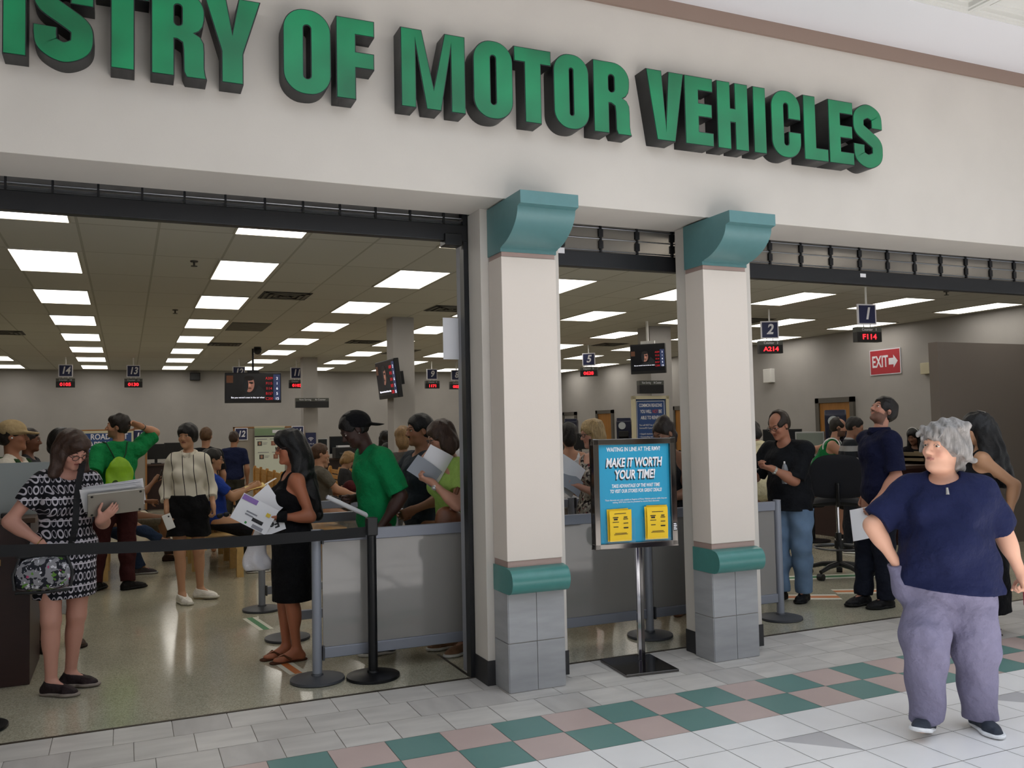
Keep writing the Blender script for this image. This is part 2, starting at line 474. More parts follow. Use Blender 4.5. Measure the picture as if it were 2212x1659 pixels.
def glyph(ch, w):
    H_ = LH; t = .114; b = .095
    if ch == 'I': return [[(0, 0), (w, 0), (w, H_), (0, H_)]]
    if ch == 'T': c0 = (w - t) / 2; return [[(c0, 0), (c0 + t, 0), (c0 + t, H_ - b), (w, H_ - b), (w, H_), (0, H_), (0, H_ - b), (c0, H_ - b)]]
    if ch == 'F': return [[(0, 0), (t, 0), (t, .185), (w * .99, .185), (w * .99, .185 + b), (t, .185 + b), (t, H_ - b), (w, H_ - b), (w, H_), (0, H_)]]
    if ch == 'E': return [[(0, 0), (w, 0), (w, b), (t, b), (t, .197), (w * .96, .197), (w * .96, .197 + b), (t, .197 + b), (t, H_ - b), (w, H_ - b), (w, H_), (0, H_)]]
    if ch == 'L': return [[(0, 0), (w, 0), (w, b), (t, b), (t, H_), (0, H_)]]
    if ch == 'H': return [[(0, 0), (t, 0), (t, .19), (w - t, .19), (w - t, 0), (w, 0), (w, H_), (w - t, H_), (w - t, .29), (t, .29), (t, H_), (0, H_)]]
    if ch == 'V': return [[(w / 2 - .072, 0), (w / 2 + .072, 0), (w, H_), (w - .122, H_), (w / 2, .13), (.122, H_), (0, H_)]]
    if ch == 'Y': return [[(w / 2 - t / 2, 0), (w / 2 + t / 2, 0), (w / 2 + t / 2, .17), (w, H_), (w - .116, H_), (w / 2, .29), (.116, H_), (0, H_), (w / 2 - t / 2, .17)]]
    if ch == 'M':
        s = .093
        return [[(0, 0), (s, 0), (s, .36), (w / 2 - .046, 0), (w / 2 + .046, 0), (w - s, .36), (w - s, 0), (w, 0), (w, H_), (w - .13, H_), (w / 2, .14), (.13, H_), (0, H_)]]
    if ch == 'O': return [rr(0, w, -.006, H_ + .006, w * .46), rr(t, w - t, .085, H_ - .085, .04)]
    if ch == 'C':
        o = rr(0, w, -.006, H_ + .006, w * .46); q = rr(t, w - t, .085, H_ - .085, .04)
        zt, zb = .275, .185
        oo = [(w, zt)] + [p for p in o[:20] if p[1] > zt] + [p for p in o[20:] if p[0] < w - 1e-4 or p[1] < zb]
        oo = [p for p in oo if not (p[0] > w * .6 and zb < p[1] < zt)] + [(w, zb), (w - t, zb)]
        qi = [p for p in q if not (p[0] > w * .51 and zb < p[1] < zt)]
        up = [p for p in qi if p[1] >= .23]; dn = [p for p in qi if p[1] < .23]
        # inner edge walked back from the lower lip to the upper lip
        inner = sorted([p for p in dn if p[0] >= w / 2], key=lambda p: -p[1]) + sorted([p for p in dn if p[0] < w / 2], key=lambda p: p[1]) + sorted([p for p in up if p[0] < w / 2], key=lambda p: p[1]) + sorted([p for p in up if p[0] >= w / 2], key=lambda p: -p[1])
        return [oo + inner + [(w - t, zt)]]
    if ch == 'S':
        m = w - .054; l = .054
        P = [(m, .30), (m, .345), (m - .012, .395), (w / 2, .425), (l + .014, .39), (l, .335), (l + .012, .285), (w / 2, .236), (m - .012, .185), (m, .135), (m - .014, .08), (w / 2, .047), (l + .014, .078), (l, .125), (l, .172)]
        return ['strip', P]
    if ch == 'R':
        o = [(0, 0), (0, H_), (w * .52, H_)]
        o += [(w * .52 + w * .44 * math.sin(math.radians(a)), H_ - .115 + .115 * math.cos(math.radians(a))) for a in range(10, 91, 10)]
        o += [(w * .955, .32), (w * .93, .285), (w * .86, .255), (w * .78, .243), (w * .88, .228), (w * .945, .195), (w * .955, .15), (w * .955, .06), (w * .975, .022), (w, 0), (w - .104, 0), (w - .118, .03), (w - .12, .15), (w - .125, .185), (w - .15, .2), (t, .2), (t, 0)]
        return [o, rr(t, w * .955 - t, .275, H_ - .085, .035)]
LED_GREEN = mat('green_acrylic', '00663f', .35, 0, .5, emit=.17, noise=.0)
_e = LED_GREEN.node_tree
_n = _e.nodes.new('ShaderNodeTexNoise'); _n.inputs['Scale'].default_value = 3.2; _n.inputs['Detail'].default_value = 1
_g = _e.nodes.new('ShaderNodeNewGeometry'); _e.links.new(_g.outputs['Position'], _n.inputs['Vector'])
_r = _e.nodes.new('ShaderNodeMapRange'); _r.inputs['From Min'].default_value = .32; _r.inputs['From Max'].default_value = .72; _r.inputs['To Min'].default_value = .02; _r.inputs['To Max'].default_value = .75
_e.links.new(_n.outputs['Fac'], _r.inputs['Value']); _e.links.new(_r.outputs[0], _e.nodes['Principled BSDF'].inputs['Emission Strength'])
CAN = mat('letter_can_black', '1b1c1d', .45)
def strip_mesh(P, t, depth, off, inset):
    P = smooth_path(P, 8); t -= 2 * inset
    if inset:                                  # pull the two ends in as well
        for a, b in ((0, 1), (-1, -2)):
            d = math.hypot(P[b][0] - P[a][0], P[b][1] - P[a][1]); f = inset / d
            P[a] = (P[a][0] + (P[b][0] - P[a][0]) * min(f, .9), P[a][1] + (P[b][1] - P[a][1]) * min(f, .9))
    L = []; R = []
    for i, p in enumerate(P):
        a = P[max(i - 1, 0)]; b = P[min(i + 1, len(P) - 1)]
        dx, dy = b[0] - a[0], b[1] - a[1]; l = math.hypot(dx, dy) or 1
        L.append((p[0] - dy / l * t / 2, p[1] + dx / l * t / 2)); R.append((p[0] + dy / l * t / 2, p[1] - dx / l * t / 2))
    m = MB(); n = len(P); y0, y1 = off - depth / 2, off + depth / 2
    vs = [(x, y, z) for y in (y0, y1) for S_ in (L, R) for x, z in S_]
    fs = []
    for i in range(n - 1):
        fs += [(i, i + 1, n + i + 1, n + i), (2 * n + i, 3 * n + i, 3 * n + i + 1, 2 * n + i + 1), (i, 2 * n + i, 2 * n + i + 1, i + 1), (n + i, n + i + 1, 3 * n + i + 1, 3 * n + i)]
    fs += [(0, n, 3 * n, 2 * n), (n - 1, 3 * n - 1, 4 * n - 1, 2 * n - 1)]
    me = bpy.data.meshes.new('s'); me.from_pydata(vs, [], fs)
    bm = bmesh.new(); bm.from_mesh(me); bmesh.ops.recalc_face_normals(bm, faces=bm.faces); bm.to_mesh(me); bm.free()
    return me
def outline_mesh(splines, depth, off, inset=0.):
    if splines[0] == 'strip': return strip_mesh(splines[1], .108, depth, off, inset)

    cu = bpy.data.curves.new('g', 'CURVE'); cu.dimensions = '2D'; cu.fill_mode = 'BOTH'; cu.extrude = depth / 2; cu.offset = -inset
    for sp in splines:
        s = cu.splines.new('POLY'); s.points.add(len(sp) - 1); s.use_cyclic_u = True
        for p, q in zip(s.points, sp): p.co = (q[0], q[1], 0, 1)
    ob = bpy.data.objects.new('g', cu)
    me = bpy.data.meshes.new_from_object(ob)
    bpy.data.objects.remove(ob); bpy.data.curves.remove(cu)
    me.transform(Matrix.Translation((0, off, 0)) @ FRONT)
    return me
ORD = {}
LET = [('I', -.556, -.451, 'REGISTRY, cut by the picture edge'), ('S', -.424, -.150, 'REGISTRY'), ('T', -.144, .11, 'REGISTRY'), ('R', .118, .394, 'REGISTRY'), ('Y', .375, .672, 'REGISTRY'),
       ('O', .789, 1.055, 'OF'), ('F', 1.083, 1.306, 'OF'),
       ('M', 1.46, 1.861, 'MOTOR'), ('O', 1.911, 2.172, 'the first O of MOTOR'), ('T', 2.18, 2.435, 'MOTOR'), ('O', 2.45, 2.702, 'the second O of MOTOR'), ('R', 2.733, 3.014, 'MOTOR'),
       ('V', 3.131, 3.426, 'VEHICLES'), ('E', 3.43, 3.662, 'the first E of VEHICLES'), ('H', 3.693, 3.957, 'VEHICLES'), ('I', 4.0, 4.111, 'VEHICLES'), ('C', 4.157, 4.422, 'VEHICLES'), ('L', 4.447, 4.672, 'VEHICLES'), ('E', 4.68, 4.918, 'the second E of VEHICLES'), ('S', 4.916, 5.204, 'VEHICLES')]
for ch, x0, x1, wd in LET:
    lab = ('green channel letter on the cream wall, ' + wd) if 'the ' in wd else 'green channel letter %s on the cream wall, in the word %s' % (ch, wd)
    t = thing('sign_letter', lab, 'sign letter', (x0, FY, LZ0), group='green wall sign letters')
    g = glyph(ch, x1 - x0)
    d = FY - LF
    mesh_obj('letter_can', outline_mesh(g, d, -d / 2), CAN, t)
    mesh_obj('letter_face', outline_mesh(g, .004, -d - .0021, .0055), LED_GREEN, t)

# ---- rolling grilles -------------------------------------------------------------
BRONZE = mat('dark_bronze', '26272a', .4, .4)
def grille(x0, x1, zb0, zb1, label, links, style, gx=0.):
    t = thing('rolling_grille', label, 'rolling grille', ((x0 + x1) / 2, 5.5, zb0))
    c = (x0 + x1) / 2
    z = lambda v: v - zb0
    build('bottom_bar', MB().box(x0 - c, -.035, 0, x1 - c, .035, zb1 - zb0), BRONZE, t, bevel=.006)
    b = MB()
    if style == 'rod':
        for zz in (2.995, 3.035, 3.075, 3.13, 3.2):
            b.cyl((x0 - c, 0, z(zz)), (x1 - c, 0, z(zz)), .005, n=8)
        build('rod', b, mat('steel_rod', '8d9094', .35, .8), t)
        for lx in links: build('link', MB().box(lx - c - .006, -.012, z(zb1), lx - c + .006, .012, z(3.3)), BRONZE, t)
        build('slat', MB().box(x0 - c, .006, z(zb1), x1 - c, .012, z(3.018)), mat('grille_slat', '55585c', .45, .5), t)
    else:
        for zz in (2.885, 2.972, 3.05, 3.13, 3.21):
            b.cyl((x0 - c, 0, z(zz)), (x1 - c, 0, z(zz)), .0045, n=8)
        build('rod', b, mat('steel_rod'), t)
        for lx in links:
            v = MB().box(lx - c - .007, -.012, z(zb1), lx - c + .007, .012, z(3.3))
            for zz in (2.90, 2.985, 3.065): v.box(lx - c - .018, -.014, z(zz), lx - c + .018, .014, z(zz + .055))
            build('link', v, BRONZE, t)
        build('window_slat', MB().box(x0 - c, .004, z(zb1), x1 - c, .007, z(3.25)), mat('clear_polycarbonate', '9a958e', .25, 0, .5, trans=.55), t)
    build('guide', MB().box(x1 - c - .03 + gx, -.03, -zb0, x1 - c + gx, .045, z(3.3)), BRONZE, t)
    return t
xs = [.549 + .2315 * k for k in range(-12, 7)]
g1 = grille(-2.3, 2.095, 2.875, 2.985, 'dark rolling grille raised above the wide left doorway', xs, 'rod')
build('motor_box', MB().box(2.03, -.06, -.035, 2.15, .05, .045), BLACK, [o for o in [g1]][0], bevel=.006)
g2 = grille(2.68, 3.83, 2.755, 2.868, 'dark rolling grille raised between the two cream pilasters', [2.82, 3.13, 3.435, 3.74], 'win', .30)
build('sticker', MB().box(-.49, -.037, .085, -.435, -.0355, .125), PAPER, g2)
g3 = grille(4.26, 9.3, 2.748, 2.865, 'long dark rolling grille raised above the right doorway', [4.345 + .3115 * k for k in range(16)], 'win')
build('sticker', MB().box(-1.22, -.037, .062, -1.16, -.0355, .092), PAPER, g3)

# ---- ceiling panels ----------------------------------------------------------------
DIFF = mat('lit_diffuser', 'fff9ef', .5, emit=TUBE_POWER)
TRIMW = mat('panel_trim', 'b8b3a4', .6)
pl = thing('ceiling_light', 'x', 'ceiling light', (0, 0, ZC - .002))
LW, LD = .285, .575
build('diffuser', MB().box(-LW, -LD, -.010, LW, LD, -.004), DIFF, pl)
build('light_frame', MB().box(-LW - .018, -LD - .018, -.013, LW + .018, -LD, .0).box(-LW - .018, LD, -.013, LW + .018, LD + .018, 0).box(-LW - .018, -LD, -.013, -LW, LD, 0).box(LW, -LD, -.013, LW + .018, LD, 0), TRIMW, pl)
ROWS = ['in the front row', 'second from the front', 'third from the front', 'fourth from the front', 'fifth from the front', 'sixth from the front', 'seventh from the front', 'at the far end']
COLS = {-2: 'leftmost column', -1: 'column beside the left edge', 0: 'column toward sign 14', 1: 'column toward sign 13', 2: 'column right of the big screen', 3: 'column before the tall pillar', 4: 'column past the tall pillar', 5: 'column between the pilasters', 6: 'column toward sign 2', 7: 'column above sign 1', 8: 'column nearest the exit-sign wall'}
HERE = set()
first = True
cells = []
for i in range(-2, 8):
    for j in range(0, 8):
        x_ = CX0 + CPX * i + .28; y_ = CY0 + CPY * j + .58
        if x_ > 12.6 or x_ < -5.5: continue
        if i < -1 and j < 4: continue
        if i == -1 and j < 4: continue
        if i >= 5 and j == 0 and i < 6: pass
        cells.append((i, j, x_, y_))
for i, j, x_, y_ in cells:
    lab = 'lit ceiling panel %s of the %s' % (ROWS[j], COLS[i])
    if first:
        pl.location = (x_, y_, ZC - .002); pl['label'] = lab; pl['group'] = 'lit ceiling panels'; first = False
    else:
        dup(pl, (x_, y_, ZC - .002), lab, group='lit ceiling panels')

# ---- vents, sprinklers, camera, speaker ----------------------------------------------
VENT = mat('vent_grey', '5d5b52', .6)
def vent(x, y, label, flat=False):
    t = thing('ceiling_vent', label, 'vent', (x, y, ZC - .001))
    if flat:
        b = MB()
        for k in range(9): b.box(-.28, -.54 + k * .12, -.012, .28, -.44 + k * .12, -.002)
        build('grille', b, mat('return_grille', '6b685e', .7), t)
        build('vent_frame', MB().box(-.3, -.56, -.008, .3, .56, 0), VENT, t)
    else:
        b = MB()
        for k in range(4):
            s = .27 - k * .065; z = -.006 - .006 * (k % 2)
            for a in range(4):
                R = Matrix.Rotation(a * math.pi / 2, 3, 'Z')
                b.box(-s, -s, z - .006, s, -s + .04, z, R=R)
        build('louver', b, VENT, t)
        build('vent_frame', MB().box(-.3, -.3, -.005, .3, .3, 0), mat('vent_dark', '33322d', .7), t)
vent(1.86, 11.4, 'square louvred ceiling vent, the largest one seen in the left doorway')
vent(1.83, 14.9, 'flat return-air grille in the ceiling above the big screen', True)
vent(1.76, 17.9, 'louvred ceiling vent beyond the flat return-air grille')
vent(4.3, 12.0, 'louvred ceiling vent just left of the left cream pilaster')
vent(4.25, 16.9, 'louvred ceiling vent left of the tall office pillar')
vent(5.6, 18.9, 'flat dark return-air grille left of the tall office pillar', True)
vent(9.5, 16.4, 'louvred ceiling vent left of the tilted screen between the pilasters')
vent(-1.85, 16.6, 'louvred ceiling vent at the left edge of the doorway')
vent(9.75, 12.05, 'louvred ceiling vent just right of the right cream pilaster')
SPRK = mat('sprinkler_metal', '4c4a44', .5, .6)
for x, y, lab in ((.63, 9.36, 'ceiling sprinkler head, nearest in the left doorway'), (.63, 13.1, 'ceiling sprinkler head above the space between signs 14 and 13'), (4.4, 9.4, 'ceiling sprinkler head beside the left doorway jamb'), (4.0, 13.4, 'ceiling sprinkler head left of the tall office pillar'), (5.1, 14.4, 'ceiling sprinkler head seen between the two pilasters'), (10.3, 8.6, 'ceiling sprinkler head right of counter sign 1')):
    t = thing('sprinkler', lab, 'sprinkler', (x, y, ZC))
    build('escutcheon', MB().lathe([(.035, -.012), (.04, 0)], n=16), SPRK, t)
    build('deflector', MB().cyl((0, 0, -.012), (0, 0, -.05), .01).lathe([(.032, -.056), (.032, -.05)], n=16), SPRK, t)
t = thing('security_camera', 'dark dome camera on the ceiling above the big screen', 'camera', (2.44, 18.35, ZC))
build('mount', MB().cyl((0, 0, -.06), (0, 0, 0), .07), DARKGRAY, t, smooth=True)
build('dome', MB().ball((0, 0, -.07), .085), BLACK, t, smooth=True)
t = thing('wall_speaker', 'small black speaker box high on the back wall', 'speaker', (1.72, 25.4, 3.1))
build('cabinet', MB().box(-.13, -.16, 0, .13, 0, .21), BLACK, t, bevel=.01)
build('speaker_grille', MB().box(-.11, -.165, .02, .11, -.159, .19), DARKGRAY, t)
# ---- hanging counter signs ---------------------------------------------------------------
RED = mat('red_led', 'ff1820', .5, emit=6.)
SIGNWHITE = mat('sign_white', 'e2e2ea', .5)
def counter_sign(n, x, y, z1, led, label, rz=0., tall=.27):
    """number plate on a drop rod above a red LED box; z1 = plate top"""
    t = thing('counter_sign', label, 'counter sign', (x, y, z1), rz, group='hanging counter signs')
    build('rod', MB().cyl((0, 0, 0), (0, 0, ZC - z1), .013), WHITE, t)
    build('number_plate', MB().box(-.14, -.012, -.27, .14, .012, 0), SIGNWHITE, t)
    p = build('blue_panel', MB().box(-.122, -.0145, -.252, .122, .0145, -.018), NAVY, t)
    text('numeral', str(n), .215, SIGNWHITE, t, (0, -.0162, -.132), bold=.028, shear=.22, sx=.95 if n < 10 else .82)
    build('hanger', MB().cyl((-.05, 0, -.27), (-.05, 0, -.31), .006).cyl((.05, 0, -.27), (.05, 0, -.31), .006), WHITE, t)
    b = build('led_box', MB().box(-.185, -.045, -.50, .185, .045, -.37), BLACK, t)
    build('header', MB().box(-.185, -.046, -.372, .185, .046, -.305), mat('led_header', '4a4d48', .5), t)
    text('header_text', 'Counter   %d' % n, .05, SIGNWHITE, t, (0, -.0475, -.34), sx=.95)
    text('led_digits', led, .095, RED, b, (0, -.0465, -.437), bold=.012, sx=1.15)
    return t
counter_sign(14, -1.2, 21.4, 3.21, '0105', 'hanging navy counter sign 14 with red display')
counter_sign(13, .155, 21.4, 3.21, '0130', 'hanging navy counter sign 13 with red display')
counter_sign(12, 2.42, 21.4, 3.2, '0114', 'hanging navy counter sign 12 half hidden above the big screen')
counter_sign(11, 3.75, 21.4, 3.19, '0102', 'hanging navy counter sign 11 partly behind a thin pillar')
counter_sign(9, 7.16, 21.4, 3.18, '1171', 'hanging navy counter sign 9 right of the tall office pillar')
counter_sign(8, 7.82, 21.4, 3.16, '0021', 'hanging navy counter sign 8 half hidden by a screen beside the jamb')
counter_sign(5, 9.09, 16.6, 3.2, '0628', 'hanging navy counter sign 5 between the cream pilasters', rz=-.75)
counter_sign(2, 9.09, 10.8, 3.19, 'A214', 'hanging navy counter sign 2 beside the right cream pilaster', rz=-.35)
counter_sign(1, 8.88, 8.65, 3.15, 'F114', 'hanging navy counter sign 1 above the man in navy polo', rz=-.15)

# ---- screens -------------------------------------------------------------------------------
SCREEN = mat('screen_dark', '0a0b10', .25, emit=.35)
def flat_poly(poly, y, mb=None, mi=0):
    mb = mb or MB(); return mb.add([(p[0], y, p[1]) for p in poly], [tuple(range(len(poly)))], mi)
def ell2(cx, cz, rx, rz_, n=20): return [(cx + rx * math.cos(2 * math.pi * i / n), cz + rz_ * math.sin(2 * math.pi * i / n)) for i in range(n)]
def tv(x, y, zc, label, rz=0., tilt=0., w=1.12, h=.62, rod=None, wall=None):
    t = thing('television', label, 'television', (x, y, zc), rz)
    t.rotation_euler = (tilt, 0, rz)
    build('casing', MB().box(-w / 2, -.0, -h / 2, w / 2, .075, h / 2), BLACK, t, bevel=.008)
    k = w / 1.12
    s = build('screen', MB().box(-w / 2 + .018, -.003, -h / 2 + .05, w / 2 - .018, .0, h / 2 - .018), SCREEN, t)
    d = -.0045
    b = MB()
    flat_poly([(-.33 * k, -.2 * k), (.25 * k, -.2 * k), (.22 * k, -.05 * k), (.10 * k, .06 * k), (.02 * k, -.1 * k), (-.12 * k, -.12 * k)], d, b, 0)
    flat_poly(ell2(-.085 * k, .075 * k, .105 * k, .165 * k), d - .0004, b, 1)
    flat_poly(ell2(-.15 * k, .06 * k, .05 * k, .15 * k), d - .0006, b, 0)
    flat_poly(ell2(-.085 * k, .195 * k, .1 * k, .05 * k), d - .0008, b, 2)
    flat_poly(ell2(-.045 * k, .1 * k, .045 * k, .02 * k), d - .001, b, 2)
    flat_poly(ell2(-.07 * k, -.01 * k, .035 * k, .016 * k), d - .001, b, 3)
    flat_poly([(-.09 * k, .09 * k), (-.06 * k, .09 * k), (-.05 * k, .03 * k), (-.1 * k, .03 * k)], d - .0012, b, 4)
    flat_poly([(-.53 * k, .1 * k), (-.4 * k, .1 * k), (-.4 * k, .25 * k), (-.53 * k, .25 * k)], d - .0002, b, 3)
    build('picture', b, [mat('scr_cloth', '15181c', .5, emit=.5), mat('scr_skin', '7a5448', .5, emit=.9), mat('scr_hair', '14100f', .5, emit=.4), mat('scr_brown', '50301f', .5, emit=.5), mat('scr_skin2', '9a6a58', .5, emit=.9)], s)
    build('side_panel', flat_poly([(.40 * k, -.25 * k), (.54 * k, -.25 * k), (.54 * k, .28 * k), (.40 * k, .28 * k)], d - .0003), mat('scr_blue', '27304e', .5, emit=.8), s)
    text('caption', 'But you weren\u2019t even in the car when', .043 * k, mat('scr_white', 'e6e6f2', .5, emit=1.2), s, (-.11 * k, d - .002, -.2 * k), bold=.01)
    for i, (c, q) in enumerate((('A209', '2'), ('F115', '1'), ('I114', '6'), ('B157', '5'), ('C200', '15'))):
        zz = .195 * k - i * .105 * k
        text('ticket', c, .075 * k, mat('scr_red', 'b02028', .5, emit=1.), s, (.315 * k, d - .002, zz), sx=.9)
        text('counter_number', q, .075 * k, mat('scr_white'), s, (.475 * k, d - .002, zz))
    if rod: build('pole', MB().cyl((0, .05, 0), (0, .05, rod), .022).box(-.12, .03, h / 2 - .02, .12, .08, h / 2 + .05), BLACKMET if wall is None else WHITE, t)
    else: build('bracket', MB().box(-.1, .07, -.1, .1, .25, .1), BLACKMET, t)
    return t
tv(2.40, 18.7, 2.565, 'big wall screen on a ceiling pole showing a face and queue numbers', rod=.81)
tv(3.62, 13.0, 2.4, 'black screen seen edge-on, bracketed to the tall office pillar', rz=math.radians(-89), tilt=.12, w=1.0, h=.58)
tv(8.02, 12.6, 2.74, 'tilted black screen hanging between the two cream pilasters', rz=math.radians(-48), tilt=.06, w=.60, h=.50, rod=.635, wall=1)
tv(7.55, 19.2, 2.66, 'black screen half hidden behind the doorway jamb', rz=math.radians(-72), w=1.0, h=.62, rod=.71)
# ---- now-serving boards -------------------------------------------------------------------------
def board(x, y, z0, w, label, rz=0.):
    t = thing('serving_board', label, 'display board', (x, y, z0), rz)
    build('case', MB().box(-w / 2, -.06, 0, w / 2, .06, .145), BLACK, t, bevel=.004)
    build('header', MB().box(-w / 2, -.062, .145, w / 2, .062, .22), mat('led_header'), t)
    text('header_text', 'Now Serving      At Counter', .055, SIGNWHITE, t, (0, -.0635, .183), sx=w / .8)
    build('bracket', MB().box(-.12, .05, .04, .12, .3, .2), BLACK, t)
board(3.91, 20.35, 2.19, .75, 'dark now-serving board on the thin pillar right of the big screen')
board(8.25, 12.9, 2.17, .45, 'dark now-serving board above the blue renewal notice', rz=-.15)
# ---- exit sign, renewal notice, small fittings ----------------------------------------------------
t = thing('exit_sign', 'red EXIT sign with white arrow on the right-hand wall', 'exit sign', (12.9, 12.15, 2.71), math.pi / 2 * -1)
t.rotation_euler = (0, 0, -math.pi / 2)
build('plate', MB().box(-.36, -.02, -.235, .36, 0, .235), SIGNWHITE, t)
build('red_panel', MB().box(-.345, -.022, -.22, .345, -.019, .22), mat('exit_red', 'b0303a', .5), t)
text('exit_word', 'EXIT', .3, SIGNWHITE, t, (-.115, -.0235, 0), bold=.02, sx=.62)
build('arrow', flat_poly([(.09, -.06), (.2, -.06), (.2, -.12), (.3, 0), (.2, .12), (.2, .06), (.09, .06)], -.0235), SIGNWHITE, t)
t = thing('notice_board', 'blue COMMON REASONS notice in a cream frame on the office pillar', 'notice', (8.25, 12.93, 1.2), -.12)
build('frame', MB().box(-.34, -.05, 0, -.285, .03, .93).box(.285, -.05, 0, .34, .03, .93).box(-.34, -.05, .875, .34, .03, .93).box(-.34, -.05, 0, .34, .03, .05), mat('cream_frame', 'c9c2a6', .5), t)
build('poster', MB().box(-.285, -.02, .05, .285, .0, .875), mat('poster_blue', '2c4a80', .5), t)
build('poster_border', MB().box(-.262, -.0235, .835, .262, -.021, .845).box(-.262, -.0235, .05, -.254, -.021, .845).box(.254, -.0235, .05, .262, -.021, .845), SIGNWHITE, t)
text('poster_title', 'COMMON REASONS', .082, SIGNWHITE, t, (0, -.0235, .765), bold=.015, fit=.43)
text('poster_title', 'YOU WILL', .082, SIGNWHITE, t, (-.09, -.0235, .66), bold=.015, fit=.21)
text('poster_emphasis', 'NOT', .082, mat('poster_red', 'b4505a', .5), t, (.085, -.0235, .66), bold=.015, fit=.10)
text('poster_title', 'BE', .082, SIGNWHITE, t, (.18, -.0235, .66), bold=.015, fit=.06)
text('poster_title', 'ABLE TO RENEW', .082, SIGNWHITE, t, (0, -.0235, .555), bold=.015, fit=.38)
text('poster_text', 'You will NOT be able to renew your\nLicense/ID if you have:\n\n\u2022 Unpaid citations\n\u2022 Outstanding warrants', .04, SIGNWHITE, t, (-.22, -.0235, .33), align='LEFT', line=1.25, sx=.85)
for x, y, z, lab in ((2.05, 5.66, 2.1, None),):
    o = build('hanging_paper', MB().box(1.98, 5.665, 2.1, 2.092, 5.67, 2.385), PAPER); tag(o, 'blank white sheet hanging on the inner edge of the left doorway', 'paper')
for x0, y0, z0, dx, dy, dz, m, nm, lab, cat in ((12.78, 15.2, 2.5, .12, .25, .3, WHITE, 'wall_box', 'white box on the wall beside counter sign 2', 'box'), (12.8, 11.0, 2.42, .1, .3, .2, mat('cream_frame'), 'wall_light', 'cream wall fitting beside the taupe partition edge', 'wall fitting')):
    o = build(nm, MB().box(x0, y0, z0, x0 + dx, y0 + dy, z0 + dz), m, bevel=.01); tag(o, lab, cat)

# ================================================================== office furniture
ACRYL = mat('frosted_acrylic', '8b8885', .06, 0, .55, trans=.0)
CLEAR = mat('clear_acrylic', 'f4f6f6', .03, 0, .5, trans=.9, alpha=.16)
POSTG = mat('post_grey_textured', '8d919b', .5, .3, bump=.15, bscale=400)
BASEG = mat('base_dark_grey', '46484d', .5, .2)
def post(name, x, y, label, mp, mbase, h=.975, belt=False):
    t = thing(name, label, 'stanchion', (x, y, 0))
    build('base', MB().lathe([(.17, 0), (.176, .006), (.174, .02), (.12, .032), (.04, .038), (.036, .05)], n=40), mbase, t, smooth=True, ang=50)
    build('pole', MB().cyl((0, 0, .03), (0, 0, h), .031, n=24), mp, t, smooth=True, ang=50)
    build('cap', MB().cyl((0, 0, h), (0, 0, h + .006), .032, n=24), mp if not belt else BLACK, t, smooth=True, ang=50)
    if belt:
        build('belt_cassette', MB().box(-.036, -.036, h - .10, .036, .036, h + .02), BLACK, t, bevel=.008)
    return t
GP = {}
rows = ((5.89, (1.15, 2.42, 3.70, 4.97), 'front'), (7.18, (1.17, 2.44, 3.71, 4.98), 'middle'), (8.45, (1.15, 2.42, 3.69, 4.96), 'rear'))
PLACE = ['at its left end', 'behind the left pilaster', 'seen below the sign stand', 'right end by the jeans']
for y, xs_, nm in rows:
    for i, x in enumerate(xs_):
        post('stanchion_post', x, y, 'grey round-based queue post of the %s barrier row, %s' % (nm, PLACE[i] if nm == 'front' else ('first from its left end', 'second from its left end', 'third from its left end', 'last at its right end')[i]), POSTG, BASEG)
    for i in range(3):
        a, b_ = xs_[i] + .034, xs_[i + 1] - .034
        t = thing('queue_barrier', 'grey-railed %s barrier panel of the %s queue row, %s' % ('frosted' if nm == 'front' else 'open', nm, ('left of the left pilaster', 'between the pilasters behind the sign stand', 'right end beside the right pilaster')[i] if nm == 'front' else ('first', 'second', 'third')[i] + ' from its left end'), 'queue barrier', ((a + b_) / 2, y, 0))
        l = (b_ - a) / 2
        build('top_rail', MB().box(-l, -.02, .895, l, .02, .97), GRAYMET, t, bevel=.006)
        build('bottom_rail', MB().box(-l, -.02, .14, l, .02, .212), GRAYMET, t, bevel=.006)
        build('acrylic_sheet', MB().box(-l + .005, -.005, .2, l - .005, .005, .9), ACRYL if nm == 'front' else CLEAR, t)
        build('rail_clip', MB().box(-l - .001, -.026, .885, -l + .012, .026, .98), DARKGRAY, t)
        build('rail_clip', MB().box(-l - .001, -.026, .13, -l + .012, .026, .222), DARKGRAY, t)
t = post('belt_stanchion', 1.497, 5.79, 'black belt stanchion standing in front of the frosted barrier', BLACKMET, mat('black_base', '0d0e11', .4, .3), 1.03, True)
post('belt_stanchion', -.78, 5.80, 'black belt stanchion at the left picture edge, only its base showing', BLACKMET, mat('black_base'), 1.03, True)
p = MB(); n = 16
for i in range(n):
    f0, f1 = i / n, (i + 1) / n
    def bp(f): return (1.457 - f * 2.2, 5.79 + f * .01, .955 - .0 * f + .035 * f - .05 * math.sin(math.pi * f) * .45)
    a0, a1 = bp(f0), bp(f1)
    h = .034
    p.add([(a0[0], a0[1] - .0012, a0[2] - h), (a1[0], a1[1] - .0012, a1[2] - h), (a1[0], a1[1] - .0012, a1[2] + h), (a0[0], a0[1] - .0012, a0[2] + h),
           (a0[0], a0[1] + .0012, a0[2] - h), (a1[0], a1[1] + .0012, a1[2] - h), (a1[0], a1[1] + .0012, a1[2] + h), (a0[0], a0[1] + .0012, a0[2] + h)],
          [(0, 1, 2, 3), (5, 4, 7, 6), (3, 2, 6, 7), (1, 0, 4, 5)])
tag(build('barrier_belt', p, mat('belt_webbing', '0b0b0e', .75), smooth=True), 'black webbing belt stretched across the left doorway', 'belt')

